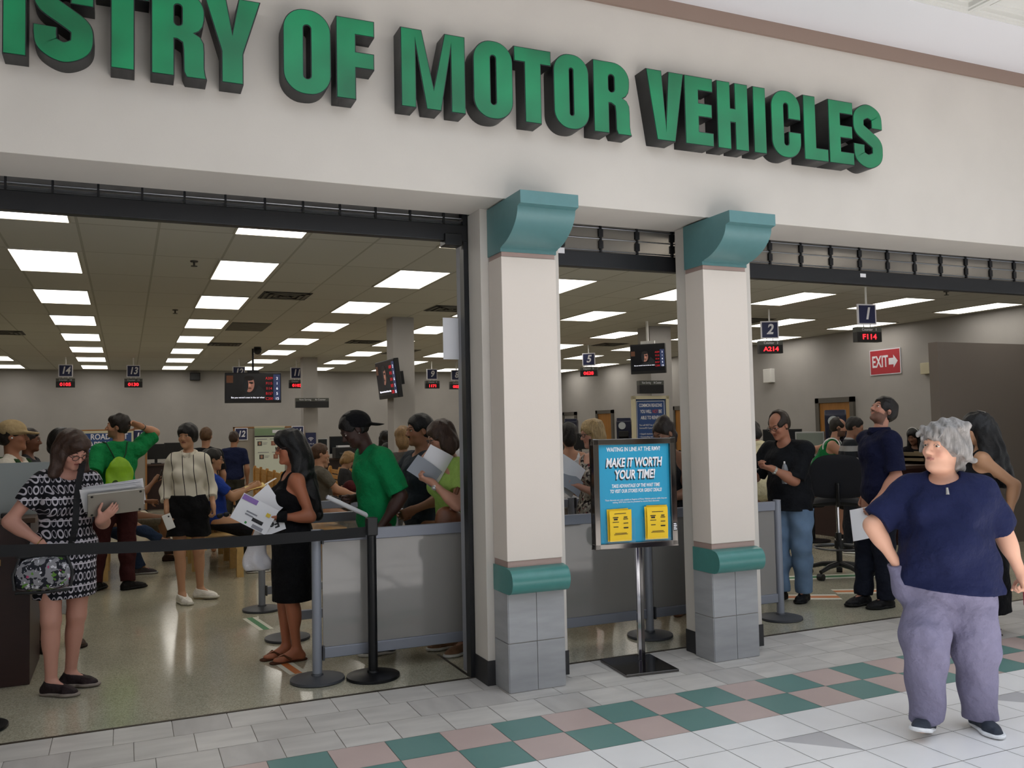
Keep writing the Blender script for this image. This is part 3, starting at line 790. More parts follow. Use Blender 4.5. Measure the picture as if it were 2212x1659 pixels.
# floor tape
TG = mat('tape_green', '2f7a48', .5); TO = mat('tape_orange', 'c8743c', .5); TW = mat('tape_white', 'd6d4c6', .5)
def tape(x0, y0, x1, y1, wd, m, label):
    d = Vector((x1 - x0, y1 - y0, 0)); L_ = d.length; a = math.atan2(d.y, d.x)
    t = thing('floor_tape', label, 'floor tape', (x0, y0, 0), a)
    build('tape_backing', MB().box(0, -wd, .0005, L_, wd, .0015), TW, t)
    build('tape_stripe', MB().box(0.0, -wd * .42, .0015, L_, wd * .42, .0022), m, t)
tape(1.00, 8.15, 1.07, 7.60, .06, TG, 'green striped floor tape in front of the rear barrier post')
tape(1.02, 6.45, 1.07, 6.12, .06, TO, 'orange striped floor tape beside the flip-flops')
tape(5.95, 7.50, 7.6, 6.95, .12, TG, 'green floor tape under the drafting chair')
tape(5.5, 6.66, 6.05, 6.36, .12, TO, 'orange floor tape beside the black shoes of the man in jeans')
tape(6.2, 6.58, 6.8, 6.28, .11, TO, 'orange floor tape behind the man in navy polo')
tape(2.7, 6.55, 3.3, 6.6, .05, TO, 'orange floor tape seen under the front barrier')

# ---- reception desk at the left edge
MAHOG = mat('dark_mahogany', '2c1513', .4, noise=.15, nscale=3, aniso=(1, 1, 8))
TANWOOD = mat('tan_edge_wood', 'a4814f', .5, noise=.1, nscale=6)
t = thing('reception_desk', 'dark mahogany reception desk at the left picture edge', 'desk', (-1.8, 6.70, 0))
build('body', MB().box(-1.2, 0, 0, 1.22, .75, 1.06), MAHOG, t, bevel=.004)
build('worktop', MB().box(-1.24, -.03, 1.06, 1.25, .78, 1.095), mat('desk_top_tan', '5a4434', .4), t, bevel=.004)
build('wood_stripe', MB().box(-1.2, -.012, .79, 1.05, 0, .83), TANWOOD, t)
t = thing('privacy_screen', 'frosted grey privacy screen standing on the reception desk', 'screen', (-1.8, 6.98, 1.095))
build('glass', MB().box(-1.2, -.006, 0, 1.32, .006, .36), mat('frosted_glass', 'a3aaa9', .35, 0, .5), t)
build('foot', MB().box(-.8, -.03, 0, -.74, .03, .04), GRAYMET, t); build('foot', MB().box(.9, -.03, 0, .96, .03, .04), GRAYMET, t)
o = build('stapler', MB().box(-.76, 6.74, 1.095, -.64, 6.79, 1.13), BLACK, bevel=.01); tag(o, 'small black stapler on the reception desk edge', 'stapler')

# ---- benches
OAK = mat('honey_oak', 'b98a48', .45, noise=.14, nscale=3, aniso=(8, 1.2, 8))
OAKL = mat('pale_maple', 'c7a468', .45, noise=.1, nscale=3, aniso=(8, 1.2, 8))
def bench(x, y0, y1, label, wood, slats=True, back=1.0, seat_w=.48):
    """bench running into the room, backrest on its left, seat facing +x"""
    t = thing('bench', label, 'bench', (x, y0, 0), group='wooden waiting benches')
    L_ = y1 - y0
    build('seat', MB().box(.03, .02, .385, seat_w, L_ - .02, .42), wood, t, bevel=.006)
    build('apron', MB().box(.06, .03, .325, .085, L_ - .03, .385).box(seat_w - .05, .03, .325, seat_w - .02, L_ - .03, .385), wood, t)
    b = MB()
    n = 5
    for k in range(n):
        z0 = .5 + k * (back - .52) / n
        b.box(.0, .04, z0, .024, L_ - .04, z0 + (back - .52) / n - (.028 if slats else .004))
    build('back_slat', b, wood, t)
    nb = max(2, int(L_ / .75) + 1)
    for k in range(nb):
        y = k * (L_ - .09) / (nb - 1)
        h = back + .01
        prof = [(-.028, 0), (.05, 0), (.05, .38), (.032, .5), (.03, h - .05), (.018, h), (-.012, h), (-.028, h - .05)]
        build('back_post', MB().prism(prof, 'y', y, y + .085), wood, t, smooth=True, ang=20)
    for k in range(nb):
        y = k * (L_ - .09) / (nb - 1)
        prof = [(seat_w - .075, 0), (seat_w, 0), (seat_w, .385), (seat_w - .11, .385), (seat_w - .07, .31), (seat_w - .075, .26)]
        build('leg', MB().prism(prof, 'y', y, y + .085), wood, t)
    return t
bench(.75, 10.50, 12.75, 'pale wooden bench with end legs beside the woman in striped blouse', OAKL, back=.98)
bench(-.66, 11.0, 12.8, 'pale wooden bench behind the man with the lime drawstring bag', OAKL, back=.9)
bench(2.27, 14.3, 17.6, 'honey oak bench with closed plank back left of the black-haired woman', OAK, False, 1.0)
bench(3.42, 13.7, 16.2, 'honey oak bench with open slotted back beside the green t-shirt', OAK, True, 1.0)
bench(2.08, 11.1, 12.6, 'honey oak bench with rounded end under the man in grey shirt', OAK, True, .88)

# ---- counters
t = thing('service_counter', 'long dark brown service counter along the back wall', 'counter', (1.0, 21.06, 0))
build('front_panel', MB().box(-7.5, 0, 0, 7.4, .06, .96), MAHOG, t)
build('worktop', MB().box(-7.5, -.06, .96, 7.4, .75, 1.0), mat('counter_top', '4d3a32', .4), t)
build('kick', MB().box(-7.5, .06, 0, 7.4, .7, .1), BLACK, t)
t = thing('service_counter', 'dark brown service counter along the right side behind the jersey man', 'counter', (9.15, 14.6, 0))
build('front_panel', MB().box(0, -6.0, 0, .06, 6.4, .98), MAHOG, t)
build('worktop', MB().box(-.05, -6.0, .98, 1.2, 6.4, 1.02), mat('counter_top'), t)
build('end_panel', MB().box(.06, -6.0, 0, 1.25, -5.95, .98), MAHOG, t)
# partition behind counter 12/11
PART = mat('partition_fabric', '9a938a', .9)
def partition(x0, x1, y, z0, z1, label):
    t = thing('partition_screen', label, 'partition', ((x0 + x1) / 2, y, 0))
    h = (x1 - x0) / 2
    build('panel', MB().box(-h + .03, -.02, z0, h - .03, .02, z1 - .03), PART, t)
    build('frame', MB().box(-h, -.03, z0 - .02, -h + .035, .03, z1).box(h - .035, -.03, z0 - .02, h, .03, z1).box(-h, -.03, z1 - .03, h, .03, z1), mat('oak_trim', '9a6a38', .5), t)
    build('foot', MB().box(-h, -.2, 0, -h + .06, .2, z0), BLACKMET, t); build('foot', MB().box(h - .06, -.2, 0, h, .2, z0), BLACKMET, t)
    return t
partition(2.2, 3.77, 20.60, .05, 1.78, 'grey fabric partition with oak trim carrying sign 12')
partition(-.95, .42, 20.60, .05, 1.78, 'grey fabric partition with oak trim behind the road test notice')
partition(6.1, 7.3, 20.6, .05, 1.85, 'grey fabric partition with oak trim right of the tall office pillar')
def plate(n, x, y, z, label):
    t = thing('number_sign', label, 'number sign', (x, y, z))
    build('plate', MB().box(-.14, -.012, -.14, .14, 0, .14), SIGNWHITE, t)
    build('blue_panel', MB().box(-.122, -.0145, -.122, .122, -.012, .122), NAVY, t)
    text('numeral', str(n), .19, SIGNWHITE, t, (0, -.016, 0), bold=.03, shear=.22, sx=.85)
plate(12, 2.37, 20.57, 1.62, 'square navy number 12 sign on the grey partition')
plate(11, 3.62, 20.57, 1.64, 'square navy number 11 sign behind the black-haired woman')
plate(13, .27, 20.57, 1.62, 'square navy number 13 sign behind the raised elbow')
plate(10, 6.22, 20.57, 1.55, 'square navy number 10 sign edge right of the tall office pillar')
# licence sample poster
t = thing('poster_stand', 'pale green licence-sample poster in front of partition 12', 'poster', (2.98, 20.50, .6))
build('sheet', MB().box(-.33, -.01, 0, .33, .0, 1.17), mat('poster_pale', 'd2d8ca', .6), t)
build('header', MB().box(-.33, -.013, .98, .33, -.0101, 1.14), mat('poster_green', '7c9474', .6), t)
build('rail', MB().box(-.34, -.02, 1.16, .34, .01, 1.19), mat('cream_frame'), t)
build('title_bar', MB().box(-.33, -.0135, .945, .33, -.0101, .975), INK, t)
build('label_box', MB().box(.06, -.015, 1.03, .29, -.0131, 1.1), SIGNWHITE, t)
for k, (px, pz) in enumerate(((-.22, .80), (.08, .80), (-.18, .5), (.13, .5))):
    build('portrait', MB().box(px - .05, -.013, pz - .05, px + .05, -.0101, pz + .05), mat('portrait_%d' % (k % 2), ('4a4440', '8a5a4a')[k % 2], .6), t)
    build('portrait_face', MB().ball((px, -.013, pz), (.025, .003, .035), 8), mat('portrait_skin', 'a87a62', .6), t)
    build('caption', MB().box(px + .07, -.013, pz - .02, px + .15, -.0101, pz - .01).box(px + .07, -.013, pz + .01, px + .17, -.0101, pz + .02).box(px - .08, -.013, pz + .09, px + .16, -.0101, pz + .105), GREY_LINE, t)
build('leg', MB().cyl((-.2, .05, -.6), (-.2, .02, .1), .012), BLACKMET, t); build('leg', MB().cyl((.2, .05, -.6), (.2, .02, .1), .012), BLACKMET, t)
# road test notice
t = thing('notice_board', 'blue road test applicants notice behind the green t-shirt man', 'notice', (-.30, 20.5, 1.0))
build('frame', MB().box(-.6, -.02, 0, .45, .02, .75), mat('cream_frame'), t)
build('poster', MB().box(-.56, -.025, .04, .41, -.02, .70), mat('poster_blue'), t)
text('poster_title', 'ROAD TEST\nAPPLICANTS', .16, SIGNWHITE, t, (-.02, -.027, .54), bold=.02, sx=.85, line=1.0)
build('rule', MB().box(-.5, -.027, .37, .36, -.025, .38), SIGNWHITE, t)
text('poster_text', 'Please take a number\nand wait to be called', .09, SIGNWHITE, t, (-.05, -.027, .24), sx=.85)
build('leg', MB().box(-.5, -.01, -1., -.45, .02, 0), BLACKMET, t); build('leg', MB().box(.3, -.01, -1., .35, .02, 0), BLACKMET, t)
# wifi notice
t = thing('wifi_sign', 'navy wi-fi sign on the thin pillar', 'sign', (3.93, 20.645, 1.3))
build('plate', MB().box(-.12, -.01, 0, .12, .0, .32), NAVY, t)
b = MB()
for k, r in enumerate((.022, .05, .078)):
    pts = [(r * math.sin(math.radians(a)), -.0125, .13 + r * math.cos(math.radians(a))) for a in range(-50, 51, 10)]
    b.tube(pts, .007, 6)
b.ball((0, -.0125, .13), .009, 8)
build('wifi_arcs', b, SIGNWHITE, t)
text('wifi_text', 'Wi-Fi', .05, SIGNWHITE, t, (.02, -.0125, .06))

# ---- counter-top equipment
def monitor(x, y, z, label, rz=0., w=.46, h=.32, screen=None, rim=BLACK):
    t = thing('computer_monitor', label, 'monitor', (x, y, z), rz)
    build('casing', MB().box(-w / 2, -.0, .1, w / 2, .045, .1 + h), rim, t, bevel=.006)
    build('screen', MB().box(-w / 2 + .02, -.003, .12, w / 2 - .02, .0, .08 + h), screen or mat('screen_off', '22262a', .2), t)
    build('neck', MB().box(-.03, .03, .02, .03, .06, .16), rim, t)
    build('foot', MB().box(-.11, -.05, 0, .11, .12, .018), rim, t, bevel=.004)
    return t
monitor(.62, 21.35, 1.0, 'black monitor seen from behind on the counter right of sign 13', math.pi, .36, .34)
monitor(1.02, 21.4, 1.0, 'black monitor on the back counter beside the blouse collar', math.pi, .46, .36)
monitor(-.75, 21.3, 1.0, 'black monitor on the back counter below the road test notice', math.pi)
monitor(4.18, 20.75, .98, 'white-rimmed dark monitor beside the black-haired woman', .1, .34, .40, rim=mat('light_rim', 'a8aaac', .5))
monitor(4.95, 21.3, 1.0, 'large black monitor behind the cap of the green t-shirt man', .1, .9, .42, rim=BLACK)
monitor(9.35, 10.3, 1.02, 'grey-rimmed monitor left of the jersey man', -.9, .42, .36, mat('screen_grey', '7d8680', .3), mat('light_rim'))
monitor(9.5, 9.1, 1.02, 'black monitor between the jersey man and the clerk', -1.2, .42, .34)
monitor(9.6, 11.2, 1.02, 'wide black monitor behind the man in jeans', -1.0, .62, .4)
monitor(9.7, 13.0, 1.02, 'black monitor hidden beside the right pilaster', -1.0, .5, .36)
monitor(9.4, 17.7, 1.02, 'small black monitor left of the blonde woman', -.8, .5, .36)
# kiosk screen in the queue
t = thing('kiosk_screen', 'upright black-rimmed kiosk screen in front of the white-strap woman', 'kiosk', (4.52, 8.85, 0), -.3)
build('casing', MB().box(-.19, 0, .90, .19, .05, 1.36), BLACK, t, bevel=.006)
build('screen', MB().box(-.165, -.003, .93, .165, 0, 1.33), mat('kiosk_lit', 'b9bfae', .3, emit=.25), t)
build('post', MB().cyl((0, .04, .03), (0, .04, .92), .03), BLACK, t)
build('base', MB().lathe([(.2, 0), (.2, .02), (.05, .04)], n=28), BLACK, t, smooth=True)
def tester(x, y, z, label, rz, ring=False):
    t = thing('vision_tester', label, 'vision tester', (x, y, z), rz)
    NB = mat('navy_plastic', '141a33', .4)
    build('stand', MB().box(-.16, -.12, 0, .16, .14, .05).box(-.09, 0, .05, .09, .1, .34), BLACK, t, bevel=.01)
    build('head', MB().prism([(-.17, .32), (.12, .28), (.18, .42), (.17, .72), (-.12, .78), (-.19, .70)], 'x', -.15, .15), NB, t, bevel=.02)
    build('lens_disc', MB().cyl((-.03, -.2, .61), (-.03, -.165, .61), .075, n=24), mat('lens_white', 'b4bcc0', .3), t, smooth=True, ang=50)
    build('viewer_hood', MB().prism([(-.25, .38), (-.15, .34), (-.15, .5), (-.25, .5)], 'x', -.1, .1), BLACK, t, bevel=.01)
    if ring: build('head_ring', MB().cyl((.22, -.02, .52), (.22, .06, .52), .13, n=24), NB, t, smooth=True, ang=50)
tester(9.62, 10.05, 1.02, 'navy vision tester with pale disc in front of the oak door, right', -.75)
tester(9.62, 16.1, 1.02, 'navy vision tester with round ring left of the blue renewal notice', -.6, True)
tester(9.75, 18.75, 1.05, 'navy vision tester above the head of the white-strap woman', -.6)
def printer(x, y, z, label, rz=0.):
    t = thing('printer', label, 'printer', (x, y, z), rz)
    build('body', MB().box(-.23, -.2, 0, .23, .2, .26), BLACK, t, bevel=.015)
    build('tray', MB().prism([(-.3, .1), (-.2, .06), (-.2, .09), (-.3, .14)], 'x', -.16, .16), DARKGRAY, t)
    build('paper_stack', MB().box(-.14, -.05, .26, .14, .16, .30), PAPER, t)
printer(10.0, 10.7, 1.02, 'black printer on the right counter behind the man in jeans', -.8)
printer(9.6, 16.75, 1.02, 'black printer with white paper beside the oak door between the pilasters', -.8)
printer(4.75, 20.9, 1.0, 'black printer on the back counter, sticker-green label above', 0)
t = thing('equipment_rack', 'stack of black card readers right of the wi-fi sign', 'equipment', (4.12, 20.95, 1.0))
for k, (a, b_) in enumerate(((.0, .10), (.13, .20), (.23, .31), (.35, .45))): build('unit', MB().box(-.1, -.1, a, .1 + (.05 if k < 1 else 0), .1, b_), BLACK, t, bevel=.006)
build('frame', MB().box(-.11, .1, 0, .11, .12, .46), DARKGRAY, t)
for x, y, lab in ((9.45, 9.75, 'left one'), ):
    o = build('paper_tray', MB().box(9.9, 8.75, 1.02, 10.25, 9.2, 1.06).box(9.9, 8.75, 1.1, 10.25, 9.2, 1.13).box(9.9, 8.75, 1.02, 9.92, 9.2, 1.18).box(10.23, 8.75, 1.02, 10.25, 9.2, 1.18), mat('tray_tan', '8a7b60', .6)); tag(o, 'tan stacked paper tray beside the clerk with long black hair', 'paper tray')
t = thing('flag_stand', 'tiny flag on a stand behind the reception desk', 'flag', (-.98, 20.8, 1.0))
build('base', MB().box(-.1, -.05, 0, .1, .05, .04), TANWOOD, t)
build('staff', MB().cyl((0, 0, .04), (0, 0, .48), .008), TANWOOD, t)
b = MB()
for k in range(6): b.box(.01, -.004, .18 + k * .03, .13, .004, .21 + k * .03, k % 2)
build('cloth', b, [mat('flag_red', '9a3a40', .7), SIGNWHITE], t); build('canton', MB().box(.01, -.006, .30, .07, .006, .37), NAVY, t)

# ---- drafting chair
FAB = mat('black_fabric', '101219', .9, bump=.15, bscale=250)
t = thing('drafting_chair', 'black drafting chair with foot ring beside the man in navy polo', 'chair', (6.80, 7.12, 0), math.radians(-42))
def pillow(rx, rz, ry, curve, n=24, m=14, p=3.2):
    mb_ = MB(); vs = []
    for s in (-1, 1):
        for j in range(m + 1):
            for i in range(n + 1):
                u = -1 + 2 * i / n; v = -1 + 2 * j / m
                e = max(0., 1 - abs(u) ** p) ** .5 * max(0., 1 - abs(v) ** p) ** .5
                su = u * (1 - (.30 if v > 0 else .12) * abs(v) ** 3); sv = v * (1 - .14 * abs(u) ** 3)
                vs.append((rx * su, s * ry * e + curve * u * u, rz * sv))
    N = (n + 1) * (m + 1); fs = []
    for s in range(2):
        for j in range(m):
            for i in range(n):
                a = s * N + j * (n + 1) + i
                fs.append((a, a + 1, a + n + 2, a + n + 1) if s == 0 else (a, a + n + 1, a + n + 2, a + 1))
    return mb_.add(vs, fs)
b = pillow(.27, .225, .045, .05)
b.v = [(x, -y - .20 - .06 * z, z + 1.06) for x, y, z in b.v]
build('backrest', b, FAB, t, smooth=True, ang=80)
b = pillow(.27, .25, .05, 0)
b.v = [(x, z + .06, -y + .80 - .06 * x * x * 8) for x, y, z in b.v]
build('seat', b, FAB, t, smooth=True, ang=80)
build('back_support', MB().tube([(0, -.02, .75), (0, -.2, .77), (0, -.24, .85), (0, -.25, 1.0)], .02, 10), BLACKMET, t, smooth=True)
build('gas_lift', MB().cyl((0, .05, .42), (0, .05, .75), .018), CHROME, t, smooth=True)
build('column', MB().cyl((0, .05, .12), (0, .05, .46), .03).cyl((0, .05, .30), (0, .05, .38), .045), BLACK, t, smooth=True)
b = MB(); b.tube([(.25 * math.cos(a * math.pi / 16), .05 + .25 * math.sin(a * math.pi / 16), .31) for a in range(32)], .010, 8, closed=True)
build('foot_ring', b, mat('ring_steel', '5a5c60', .3, .9), t, smooth=True)
b = MB()
for a in range(4): b.cyl((0, .05, .33), (.25 * math.cos(a * math.pi / 2), .05 + .25 * math.sin(a * math.pi / 2), .31), .008)
build('ring_spoke', b, BLACKMET, t)
for a in range(5):
    an = 2 * math.pi * a / 5 + .3
    c_, s_ = math.cos(an), math.sin(an)
    leg = build('leg', MB().tube([(0, .05, .14), (.18 * c_, .05 + .18 * s_, .125), (.32 * c_, .05 + .32 * s_, .085)], [.032, .026, .02], 10), BLACK, t, smooth=True)
    build('caster', MB().cyl((.32 * c_ - .03 * s_, .05 + .32 * s_ + .03 * c_, .034), (.32 * c_ + .03 * s_, .05 + .32 * s_ - .03 * c_, .034), .034, n=18), BLACK, leg, smooth=True, ang=40)

# ---- sign stand in front of the office
t = thing('sign_stand', 'chrome poster stand with turquoise MAKE IT WORTH YOUR TIME sign', 'sign stand', (3.17, 5.2, 0), math.radians(-6))
build('base', MB().box(-.19, -.215, 0, .19, .215, .018), mat('polished_steel', '6c6a68', .12, 1.), t, bevel=.004)
build('pole', MB().box(.035, .065, .018, .06, .09, .84), CHROME, t, bevel=.003)
build('pole', MB().box(.062, .065, .018, .085, .09, .84), mat('polished_steel'), t, bevel=.003)
fr = MB()
X0, X1, Z0, Z1 = -.305, .305, .80, 1.535
for bx in ((X0, Z0, X0 + .04, Z1), (X1 - .04, Z0, X1, Z1), (X0, Z1 - .04, X1, Z1), (X0, Z0, X1, Z0 + .035)):
    fr.box(bx[0], -.035, bx[1], bx[2], .03, bx[3])
build('frame', fr, mat('chrome_dark_reflection', '74706c', .1, 1.), t, bevel=.004)  # chrome colour lowered to stand in for dark surroundings mirrored in it
ps = build('poster', MB().box(X0 + .035, -.012, Z0 + .03, X1 - .035, .012, Z1 - .035), mat('poster_turquoise', '1f9cc4', .4), t)
cx = .0
SHW = mat('poster_white', 'f0f0f4', .4)
text('headline', 'WAITING IN LINE AT THE RMV?', .040, SHW, ps, (cx, -.0135, 1.462), bold=.02, fit=.40)
for o_, m_, d_ in (((-.006, -.009), INK, -.0132), ((0, 0), SHW, -.0142)):
    text('slogan', 'MAKE IT WORTH', .083, m_, ps, (cx + o_[0], d_, 1.372 + o_[1]), bold=.03, shear=.18, fit=.42)
    text('slogan', 'YOUR TIME!', .083, m_, ps, (cx + .004 + o_[0], d_, 1.290 + o_[1]), bold=.03, shear=.18, fit=.30)
text('subline', 'TAKE ADVANTAGE OF THE WAIT TIME\nTO VISIT OUR STORES FOR GREAT DEALS!', .033, SHW, ps, (cx + .01, -.0135, 1.198), bold=.02, shear=.12, line=1.05, fit=.385)
text('fine_print', 'These discounts are only available to Registry of Motor Vehicles patrons while they are\nwaiting. RMV ticket must be presented to receive these discounts.', .0155, SHW, ps, (cx + .01, -.0135, 1.115), fit=.46)
build('edge_label', MB().box(X1 - .032, -.0365, .90, X1 - .002, -.0352, .955), INK, t)
b = MB()
for k in range(4): b.box(X1 - .030, -.0372, .906 + k * .012, X1 - .006 - .004 * (k % 2), -.0366, .913 + k * .012)
build('edge_label_print', b, SHW, t)
SY = mat('flyer_yellow', 'f2c81e', .6)
HOLD = mat('holder_clear', 'dfe8ee', .08, 0, .5, alpha=.05)
for s, hx in ((0, -.125), (1, .145)):
    build('flyer_holder', MB().box(hx - .1, -.06, Z0 + .04, hx + .1, -.0575, Z0 + .06).box(hx - .1, -.0575, Z0 + .04, hx - .098, -.0125, Z0 + .2).box(hx + .098, -.0575, Z0 + .04, hx + .1, -.0125, Z0 + .2).box(hx - .1, -.0575, Z0 + .038, hx + .1, -.0125, Z0 + .041), HOLD, t)
Mst = Matrix.Translation((3.17, 5.2, 0)) @ Matrix.Rotation(math.radians(-6), 4, 'Z')
FL = ['front flyer in the %s pocket of the turquoise sign', 'middle flyer in the %s pocket of the turquoise sign', 'rear flyer in the %s pocket of the turquoise sign']
for s, hx in ((0, -.125), (1, .145)):
    for k in range(3):
        dy = -.046 + k * .012; dx = (-.002, .006, -.008)[k] * (1 if s == 0 else -1); h = (.205, .21, .215)[k] + (.0 if s == 0 else .012)
        tl = (.03, -.05, .06)[k] * (1 if s else -1)
        ft = thing('flyer', 'yellow ' + FL[k] % ('left', 'right')[s], 'flyer', Mst @ Vector((hx + dx, dy, Z0 + .05)), math.radians(-6), group='yellow flyers on the sign stand')
        R = Matrix.Rotation(tl * .25, 3, 'Y')
        m_ = MB(); n = 8
        for i in range(n):
            f0, f1 = i / n, (i + 1) / n
            bend = lambda f: -.006 * math.sin(f * 3.1) * (1 if k == 0 else .5)
            m_.quad(R @ Vector((-.078, bend(f0), f0 * h)), R @ Vector((.078, bend(f0) * .6, f0 * h)), R @ Vector((.078, bend(f1) * .6, f1 * h)), R @ Vector((-.078, bend(f1), f1 * h)))
        build('sheet', m_, SY, ft)
        if k == 0:
            for (ux, uz, w_, hh) in ((0, .185, .085, .004), (-.035, .16, .04, .006), (-.035, .148, .028, .010), (-.035, .13, .045, .004), (.038, .16, .025, .007), (.038, .148, .034, .005), (-.035, .098, .034, .005), (.038, .12, .034, .005), (.038, .09, .034, .008), (0, .055, .085, .0035), (0, .047, .1, .003)):
                f = uz / h
                build('print', MB().box(ux - w_ / 2, bend(f) - .0022, uz - hh / 2, ux + w_ / 2, bend(f) - .0012, uz + hh / 2, R=R), INK, ft)

# ================================================================== people: implicit-surface body builder
V3 = lambda *a: np.array(a if len(a) == 3 else a[0], dtype=float)
def unit(v): v = np.asarray(v, float); n = np.linalg.norm(v); return v / n if n > 1e-9 else v
def rotx(a): c, s = math.cos(a), math.sin(a); return np.array([[1, 0, 0], [0, c, -s], [0, s, c]])
def roty(a): c, s = math.cos(a), math.sin(a); return np.array([[c, 0, s], [0, 1, 0], [-s, 0, c]])
def rotz(a): c, s = math.cos(a), math.sin(a); return np.array([[c, -s, 0], [s, c, 0], [0, 0, 1]])
D2R = math.pi / 180

class Sdf:
    """ordered list of rounded cones / ellipsoids / cuts, meshed by surface nets"""
    def __init__(s, h): s.h = h; s.ops = []; s.cuts = []; s.disp = None
    def rc(s, a, b, r1, r2, k=.02, op='u', flat=None, cap=False, cap0=False):
        s.ops.append(('rc', np.asarray(a, float), np.asarray(b, float), r1, r2, k, op, flat, cap, cap0)); return s
    def el(s, c, r, R=None, k=.02, op='u'):
        s.ops.append(('el', np.asarray(c, float), np.asarray(r, float), R, k, op)); return s
    def cut(s, p, n):
        """keep the side opposite to n"""
        n = unit(n); s.cuts.append((n, float(np.dot(n, p)))); return s
    def mesh(s):
        h = s.h
        lo = np.full(3, 1e9); hi = np.full(3, -1e9)
        for o in s.ops:
            if o[0] == 'rc':
                if o[6] != 'u': continue
                r = max(o[3], o[4]) * (max(1., o[7][1]) if o[7] else 1)
                lo = np.minimum(lo, np.minimum(o[1], o[2]) - r); hi = np.maximum(hi, np.maximum(o[1], o[2]) + r)
            else:
                if o[5] != 'u': continue
                r = np.max(o[2]) if o[3] is not None else o[2]
                lo = np.minimum(lo, o[1] - r); hi = np.maximum(hi, o[1] + r)
        lo -= 3 * h + .012; hi += 3 * h + .012
        n = np.ceil((hi - lo) / h).astype(int) + 1
        ax = [(lo[i] + h * np.arange(n[i])).astype(np.float32) for i in range(3)]
        A = np.full(n, .3, np.float32)
        for o in s.ops:
            if o[0] == 'rc':
                _, a, b, r1, r2, k, op, flat, cap, cap0 = o
                r = max(r1, r2) * (max(1., flat[1]) if flat else 1)
                bl, bh = np.minimum(a, b) - r, np.maximum(a, b) + r
            else:
                _, c, rr_, R, k, op = o
                r = np.max(rr_) if R is not None else rr_
                bl, bh = c - r, c + r
            pad = k + 3 * h
            i0 = np.maximum(np.floor((bl - pad - lo) / h).astype(int), 0); i1 = np.minimum(np.ceil((bh + pad - lo) / h).astype(int) + 1, n)
            if (i1 <= i0).any(): continue
            sl = tuple(slice(i0[i], i1[i]) for i in range(3))
            X = ax[0][sl[0]][:, None, None]; Y = ax[1][sl[1]][None, :, None]; Z = ax[2][sl[2]][None, None, :]
            if o[0] == 'rc':
                px, py, pz = X - np.float32(a[0]), Y - np.float32(a[1]), Z - np.float32(a[2])
                ba = b - a
                if flat:
                    u, f = unit(flat[0]), flat[1]
                    q = (px * u[0] + py * u[1] + pz * u[2]) * np.float32(1 / f - 1)
                    px, py, pz = px + q * u[0], py + q * u[1], pz + q * u[2]
                    ba = ba + u * (np.dot(ba, u) * (1 / f - 1))
                L2 = max(float(np.dot(ba, ba)), 1e-10)
                t0 = (px * np.float32(ba[0]) + py * np.float32(ba[1]) + pz * np.float32(ba[2])) / np.float32(L2)
                t = np.clip(t0, 0, 1)
                dx, dy, dz = px - t * np.float32(ba[0]), py - t * np.float32(ba[1]), pz - t * np.float32(ba[2])
                d = np.sqrt(dx * dx + dy * dy + dz * dz) - (np.float32(r1) + t * np.float32(r2 - r1))
                if flat and flat[1] < 1: d = d * np.float32(max(flat[1], .45))
                Ln = math.sqrt(L2)
                if cap: d = np.maximum(d, (t0 - 1) * np.float32(Ln))
                if cap0: d = np.maximum(d, -t0 * np.float32(Ln))
            else:
                px, py, pz = X - np.float32(c[0]), Y - np.float32(c[1]), Z - np.float32(c[2])
                if R is not None:
                    Rt = R.T
                    px, py, pz = (Rt[0, 0] * px + Rt[0, 1] * py + Rt[0, 2] * pz, Rt[1, 0] * px + Rt[1, 1] * py + Rt[1, 2] * pz, Rt[2, 0] * px + Rt[2, 1] * py + Rt[2, 2] * pz)
                k0 = np.sqrt((px / rr_[0]) ** 2 + (py / rr_[1]) ** 2 + (pz / rr_[2]) ** 2)
                k1 = np.sqrt((px / rr_[0] ** 2) ** 2 + (py / rr_[1] ** 2) ** 2 + (pz / rr_[2] ** 2) ** 2) + 1e-6
                d = (k0 * (k0 - 1) / k1)
            d = d.astype(np.float32)
            B = A[sl]
            if op == 's':
                e = -d; m = np.maximum(k - np.abs(B - e), 0) / k
                A[sl] = np.maximum(B, e) + m * m * np.float32(k * .25)
            else:
                m = np.maximum(k - np.abs(B - d), 0) / k
                A[sl] = np.minimum(B, d) - m * m * np.float32(k * .25)
        X = ax[0][:, None, None]; Y = ax[1][None, :, None]; Z = ax[2][None, None, :]
        if s.disp is not None: A += s.disp(X, Y, Z).astype(np.float32)
        for nrm, c in s.cuts:
            np.maximum(A, (X * np.float32(nrm[0]) + Y * np.float32(nrm[1]) + Z * np.float32(nrm[2]) - np.float32(c)), out=A)
        return nets(A, lo, h)

